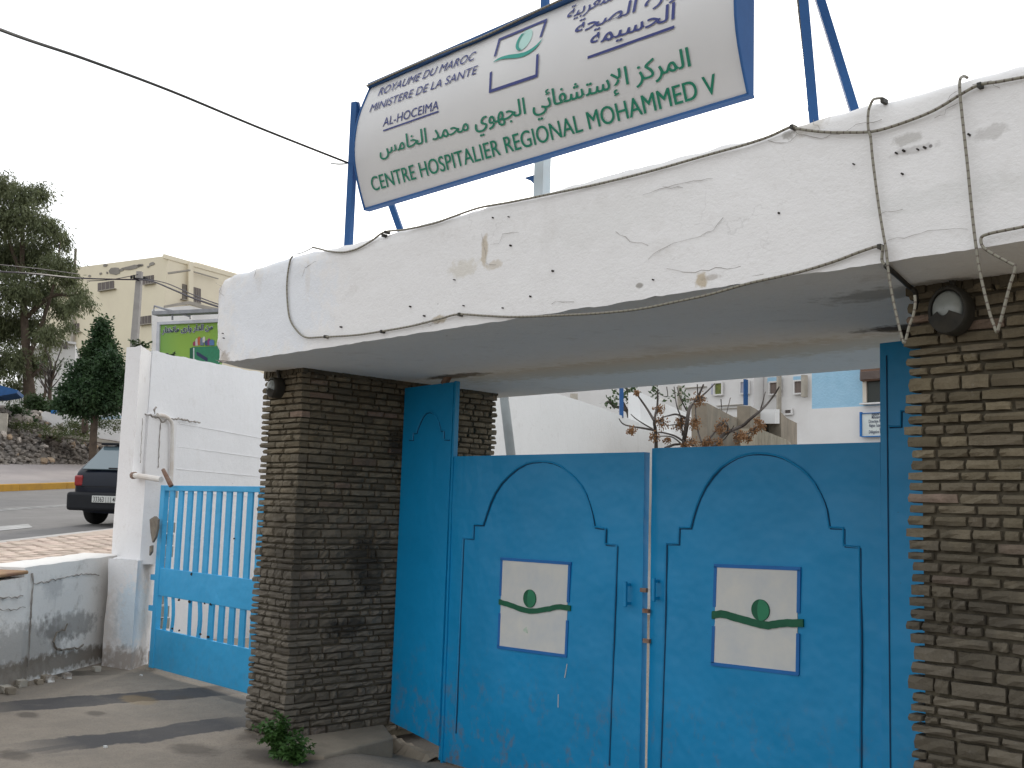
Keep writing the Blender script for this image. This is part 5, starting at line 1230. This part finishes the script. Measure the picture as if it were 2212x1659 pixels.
lp = ony(1104, 985, 7.2); tp = ony(1087, 840, 7.2); tag(MB().tube([tp, lp, lp+(lp-tp)*2.2], .045, 10).build('leaning_pole', simple('grey_green_pipe', (.22,.24,.24), (.16,.17,.17), 4, .6), smooth=True), 'leaning grey metal pole against the white courtyard wall', 'pole')
# blue post, roof things behind wall 1
P1, e1_, n1 = pl_az(1340, 870, 21, 46)
o, *_ = thing_slab('blue_post', rect(1338.5,835,1347,902), 20, 46, .15, M_signblue, 'dark blue post rising behind the white courtyard wall', 'post')
thing_slab('concrete_stub', rect(1232,850,1248,885), 20, 46, .4, M_conc, 'short grey concrete stub behind the courtyard wall', 'stub')
sc_ = empty('roadside_tree', ond(1362, 905, 24), 'leafless dark tree behind the blue post in the courtyard', 'tree')
for p in ([(1362,915,24),(1358,895,24),(1352,882,24),(1346,868,24)], [(1358,893,24),(1366,872,24),(1372,855,24)], [(1354,885,24),(1340,880,24),(1322,878,24)], [(1366,872,24),(1358,850,24),(1352,835,24)], [(1330,879,24),(1318,868,24),(1308,870,24)]): tb(p, (.06,.02), 'branch', sc_, M_twig, 5)
foliage('leaves', pxb([(1365,868,14),(1350,850,10),(1322,872,12),(1470,850,12),(1420,850,10),(1372,845,8)], 24, .3, 4), 420, .05, .12, M_bush, sc_, 8)
# white back buildings
YB = 30
def yrect(x0, y0, x1, y1, Y): a, b = ony(x0, y0, Y), ony(x1, y1, Y); return a.x, b.x, b.z, a.z
cb = empty('courtyard_building', ony(1600, 980, YB), 'white two storey back building with shutters and downpipes behind the courtyard walls', 'building')
def cbx(name, x0, y0, x1, y1, Y, th, mat, par=cb, off=0):
    a, b = ony((x0+x1)/2, (y0+y1)/2, Y), 0; xa_, xb_ = ony(x0, (y0+y1)/2, Y).x, ony(x1, (y0+y1)/2, Y).x; za, zb_ = ony((x0+x1)/2, y1, Y).z, ony((x0+x1)/2, y0, Y).z
    return MB().box((xa_, Y-off, za), (xb_, Y-off+th, zb_)).build(name, mat, par)
cbx('wall', 1100, 760, 1800, 1100, YB+.6, 8, M_fwhite); cbx('wall', 1460, 760, 1628, 1000, YB, .55, M_fwhite); cbx('ledge', 1540, 902, 1628, 905, YB, .2, M_conc, off=.2)
z8 = lambda x, y: ((1700+x/3.687)*.8534, (900+y/3.687)*.8534)
def win8(x0, y0, x1, y1, Y, mat=M_wind, off=.06, nm='window', fr=True):
    a, b = z8(x0, y0), z8(x1, y1); w = cbx(nm, a[0], a[1], b[0], b[1], Y, .05, mat, cb, off)
    if fr:
        xa_, xb_ = ony(a[0], (a[1]+b[1])/2, Y).x, ony(b[0], (a[1]+b[1])/2, Y).x; za, zb_ = ony((a[0]+b[0])/2, b[1], Y).z, ony((a[0]+b[0])/2, a[1], Y).z; t_ = .05
        g = MB().box((xa_-t_, Y-off-.05, za-t_), (xb_+t_, Y-off+.02, za)); g.box((xa_-t_, Y-off-.05, zb_), (xb_+t_, Y-off+.02, zb_+t_)); g.box((xa_-t_, Y-off-.051, za), (xa_, Y-off+.019, zb_)); g.box((xb_, Y-off-.051, za), (xb_+t_, Y-off+.019, zb_)); g.build('window_frame', M_fwhite, w)
    return w
M_curt = simple('yellow_green_curtain', (.22,.24,.06), (.08,.10,.04), 5, .8); M_sh = simple('lilac_grey_shutter', (.42,.42,.50), None, 3, .7); M_tan = simple('brown_blind', (.18,.14,.12), (.14,.11,.10), 6, .7); M_lb = simple('light_blue_render', (.33,.52,.66), (.28,.47,.61), 6, .9, .1, 30, .5, .02)
win8(418,262,480,362,YB, M_curt); win8(385,265,414,364,YB, M_sh, .10, 'shutter', False); win8(660,250,726,350,YB, M_sh)
win8(932,255,1022,358,YB+.6, M_tan); win8(1162,243,1248,350,YB+.6, M_tan); win8(1072,510,1128,541,YB+.6, M_wind); win8(628,545,685,612,YB, M_wind); win8(630,545,660,612,YB,M_sh,.08,'shutter',False)
for (a, b, c, d) in ((910,205,1030,250),(1150,195,1255,236),(900,548,975,600)): win8(a,b,c,d,YB+.6, M_lb, .10, 'blue_lintel', False)
for x in (1034,1262): a = z8(x, 190); b = z8(x, 560 if x < 1100 else 395); cbx('downpipe', a[0], a[1], a[0]+(3.5 if x < 1100 else 7.5), b[1], YB+.6, .2, M_conc, cb, .35)
for (a, b, c) in ((120,1300-1000+0,330),): pass
for (x0, y0, x1, y1) in ((120,290,128,560),(735,232,746,470)):
    a, b = z8(x0, y0), z8(x1, y1); cbx('drainpipe', a[0], a[1], b[0], b[1], YB, .2, M_conc if x0 < 500 else M_signblue, cb, .4)
for y in (295,398): a, b = z8(130,y), z8(330,y+5); cbx('ledge', a[0], a[1], b[0], b[1], YB, .1, M_conc, cb, .08)
for y in (462,492): a, b = z8(425,y), z8(680,y+4); cbx('ledge', a[0], a[1], b[0], b[1], YB, .1, M_conc, cb, .08)
# health office building on the right
YO = 15
ob = empty('office_building', ony(1850, 980, YO), 'white and light blue office with brown roller shutter right behind the gate', 'building')
def obx(name, x0, y0, x1, y1, th, mat, off=0, par=ob, Y=YO):
    a, b = z8(x0, y0), z8(x1, y1); return cbx(name, a[0], a[1], b[0], b[1], Y, th, mat, par, off)
obx('wall', 1285, 462, 2700, 1500, 6, M_fwhite); obx('upper_wall', 1305, -200, 2700, 461.5, 6, M_lb, -.012); obx('side_pier', 1190, 590, 1284, 1500, .5, simple('pinkish_render', (.62,.56,.52), (.56,.50,.46), 2, .9), -.3); obx('roof_block', 1137, 398, 1304, 800, 3, M_fwhite, -.6)
w_ = obx('window', 1832, 237, 2100, 440, .1, simple('dark_pane', (.03,.035,.03), None, 3, .35), .02); obx('shutter_box', 1797, 60, 2100, 236, .25, simple('brown_wood', (.16,.09,.06), (.11,.07,.05), 4, .7, .3, 30, .5, .01), .12)
obx('window_reveal', 1797, 237, 1831, 441, .1, simple('cream_reveal', (.60,.54,.46), None, 3, .8), .05); obx('window_ledge', 1790, 442, 2100, 455, .2, M_fwhite, .12)
for k in range(7): a = 150+k*11; o = obx('slat', 1800, a, 2100, a+7, .02, M_tan, .14+.002*k)
nb_ = empty('notice_board', ony(1880, 940, YO-.1), 'small white office notice board with blue frame on the office wall', 'notice board')
obx('board', 1803, 540, 2200, 750, .03, simple('board_white', (.60,.64,.62), None, 4, .4), .08, nb_)
for r_ in ((1785,532,1802,760), (1803,532,2200,539), (1803,751,2200,760)): obx('board_frame', *r_, .05, M_cobalt, .10, nb_)
for body, x, y, w in (('Royaume du Maroc', 1868, 561, 150), ('Ministère de la Santé', 1868, 590, 180), ('Direction Régionale', 1840, 629, 190), ('Région Taza-Al Hoceima', 1846, 667, 200), ('et', 1941, 697, 18), ('Délégation Provinciale', 1842, 727, 200)):
    a = ony(*z8(x, y), YO-.085); b = ony(*z8(x+w, y), YO-.085); text_on('notice_text', body, V(a.x, YO-.085, a.z), V(1,0,0), V(0,0,1), (b.x-a.x), .048, V(0,0,0), M_bnavy, nb_, .01)
# dry shrub with hanging fruit clusters
sh = empty('berry_shrub', ony(1440, 1050, 9.5), 'leafless shrub with clusters of dried orange brown berries behind the right gate leaf', 'shrub')
z7 = lambda x, y: ((1200+x/3.16)*.8534, (900+y/3.16)*.8534)
def br(pts, r, seed):
    rr = random.Random(seed); P = [ond(*z7(x, y), 12.4+rr.uniform(-.25,.25)) for x, y in pts]; c = spline(P, 5)
    MB().tube(c, [r[0]+(r[1]-r[0])*i/(len(c)-1) for i in range(len(c))], 5).build('branch', M_twig, sh)
BR = [([(1455,1100),(1455,740),(1450,600),(1440,520),(1465,400),(1468,270)],(.026,.010)), ([(1440,520),(1380,420),(1310,320),(1280,280)],(.016,.007)), ([(1680,1000),(1680,700),(1700,560),(1720,430),(1765,365),(1800,310),(1835,230)],(.032,.010)),
  ([(1765,365),(1850,300),(1925,225)],(.014,.006)), ([(1790,330),(1785,230)],(.008,.006)), ([(1455,600),(1350,580),(1250,565),(1190,545),(1160,505)],(.014,.006)), ([(1450,600),(1380,560),(1300,510),(1255,470)],(.010,.005)), ([(1700,500),(1620,470),(1560,480),(1500,495)],(.014,.007)),
  ([(1820,690),(1790,600),(1775,500),(1770,390)],(.012,.006)), ([(1665,640),(1655,500),(1620,400),(1600,250)],(.010,.006)), ([(1700,440),(1650,340),(1622,250)],(.010,.005)), ([(1680,690),(1600,640),(1500,615),(1455,620)],(.013,.007)), ([(1650,700),(1580,650),(1480,645)],(.010,.005)),
  ([(1530,740),(1600,712),(1680,710),(1760,720)],(.018,.010)), ([(1920,730),(1990,640),(2060,600),(2150,560),(2212,505),(2290,440),(2350,380),(2410,300),(2440,250)],(.026,.008)), ([(2020,620),(2030,560),(1995,500)],(.010,.006)), ([(2060,605),(2120,625),(2200,620),(2260,570)],(.010,.005)),
  ([(1860,690),(1920,620),(1950,560),(1975,540)],(.013,.006)), ([(1700,560),(1640,550),(1545,560)],(.010,.005)), ([(1950,700),(2010,660),(2080,560)],(.008,.005)), ([(2290,440),(2310,370),(2330,290)],(.010,.005)), ([(1975,350),(1978,400),(1982,440)],(.006,.004)), ([(2050,340),(2035,400),(2020,460)],(.007,.004)), ([(1540,250),(1545,330),(1470,300)],(.006,.004))]
for i, (p, r) in enumerate(BR): br(p, r, i)
M_ber = simple('dried_berry', (.30,.16,.075), (.20,.11,.055), 30, .8, .2, rand=0)
CL = [(1260,600,42),(1300,295,26),(1800,350,62),(1480,430,50),(1500,530,66),(1440,650,50),(1545,675,34),(1640,560,60),(1655,520,44),(1760,540,60),(1740,690,52),(1690,720,40),(1880,690,60),(1840,710,44),(1990,560,60),(1960,600,44),(1960,690,34),(2110,650,55),(2140,640,44),(2190,660,40),(2230,600,36),(2290,560,46),(2270,520,30)]
for i, (x, y, r) in enumerate(CL):
    rr = random.Random(i*3+1); c = ond(*z7(x, y), 12.4+rr.uniform(-.2,.2)); R = r/3.16*.8534*12.4/F_PX; vs = []; fs = []; tw = MB()
    for k in range(int(34+r*1.2)):
        d = V(rr.gauss(0,1), rr.gauss(0,1), rr.gauss(-.25,1)).normalized()*R*rr.uniform(.35,1.15); p = c+d; s = rr.uniform(.006,.011); j = len(vs)
        vs += [p+V(s,0,0), p+V(0,s,0), p-V(s,0,0), p-V(0,s,0), p+V(0,0,s*1.3), p-V(0,0,s*1.3)]; fs += [(j+a, j+b, j+4) for a, b in ((0,1),(1,2),(2,3),(3,0))]+[(j+b, j+a, j+5) for a, b in ((0,1),(1,2),(2,3),(3,0))]
        if k % 2 == 0: tw.tube([c+V(0,0,R*.3), c+d*.6+V(0,0,.01), p], .0022, 3, False)
    tag(mesh('berry_cluster', vs, fs, M_ber, sh), kind='stuff'); tag(tw.build('cluster_stalks', M_twig if i % 3 else M_ber, sh), kind='stuff')
# ================================================================== WEEDS
def weed(c, n, R, H, label, seed, name='weed_plant', mat=M_weed):
    P = empty(name, c, label, 'plant'); rr = random.Random(seed); st_ = MB(); vs = []; fs = []
    for k in range(n):
        a = rr.uniform(0, 6.28); lean = rr.uniform(.1, 1.0); top = c+V(math.cos(a)*R*lean, math.sin(a)*R*lean, H*rr.uniform(.35, 1)*(1.15-lean*.5)); mid = c.lerp(top, .5)+V(0,0,H*.15)
        cc = spline([c+V(rr.uniform(-.04,.04), rr.uniform(-.04,.04), 0), mid, top], 4); st_.tube(cc, .0022, 4)
        for j, p in enumerate(cc[1:]):
            for q in range(4):
                d = V(rr.gauss(0,1), rr.gauss(0,1), rr.gauss(.2,.5)).normalized(); L_ = rr.uniform(.018,.042); b = d.cross(V(0,0,1)+V(rr.gauss(0,.4),0,0)).normalized()*L_*.36; i = len(vs)
                vs += [p, p+d*L_*.45+b, p+d*L_+V(0,0,-L_*.2), p+d*L_*.45-b]; fs.append((i, i+1, i+2, i+3))
    tag(mesh('leaves', vs, fs, mat, P), kind='stuff'); st_.build('stems', mat, P); return P
weed(onz(600,1632,.02), 44, .17, .27, 'bushy green weed growing at the front corner of the left brick pillar', 1)
weed(onz(640,1645,.02), 26, .16, .14, 'low green weed spreading beside the concrete step', 2)
weed(onz(678,1575,.05)+V(0,.0,0), 8, .06, .16, 'single thin weed against the side of the left pillar', 3)
weed(wl(.95, .1, 3.15), 14, .16, .15, 'small weed sprouting on top of the high boundary wall', 4, mat=M_bush)
weed(wl(1.7, .1, 3.18), 7, .14, .07, 'tiny creeping weed further along the boundary wall top', 5, mat=M_bush)
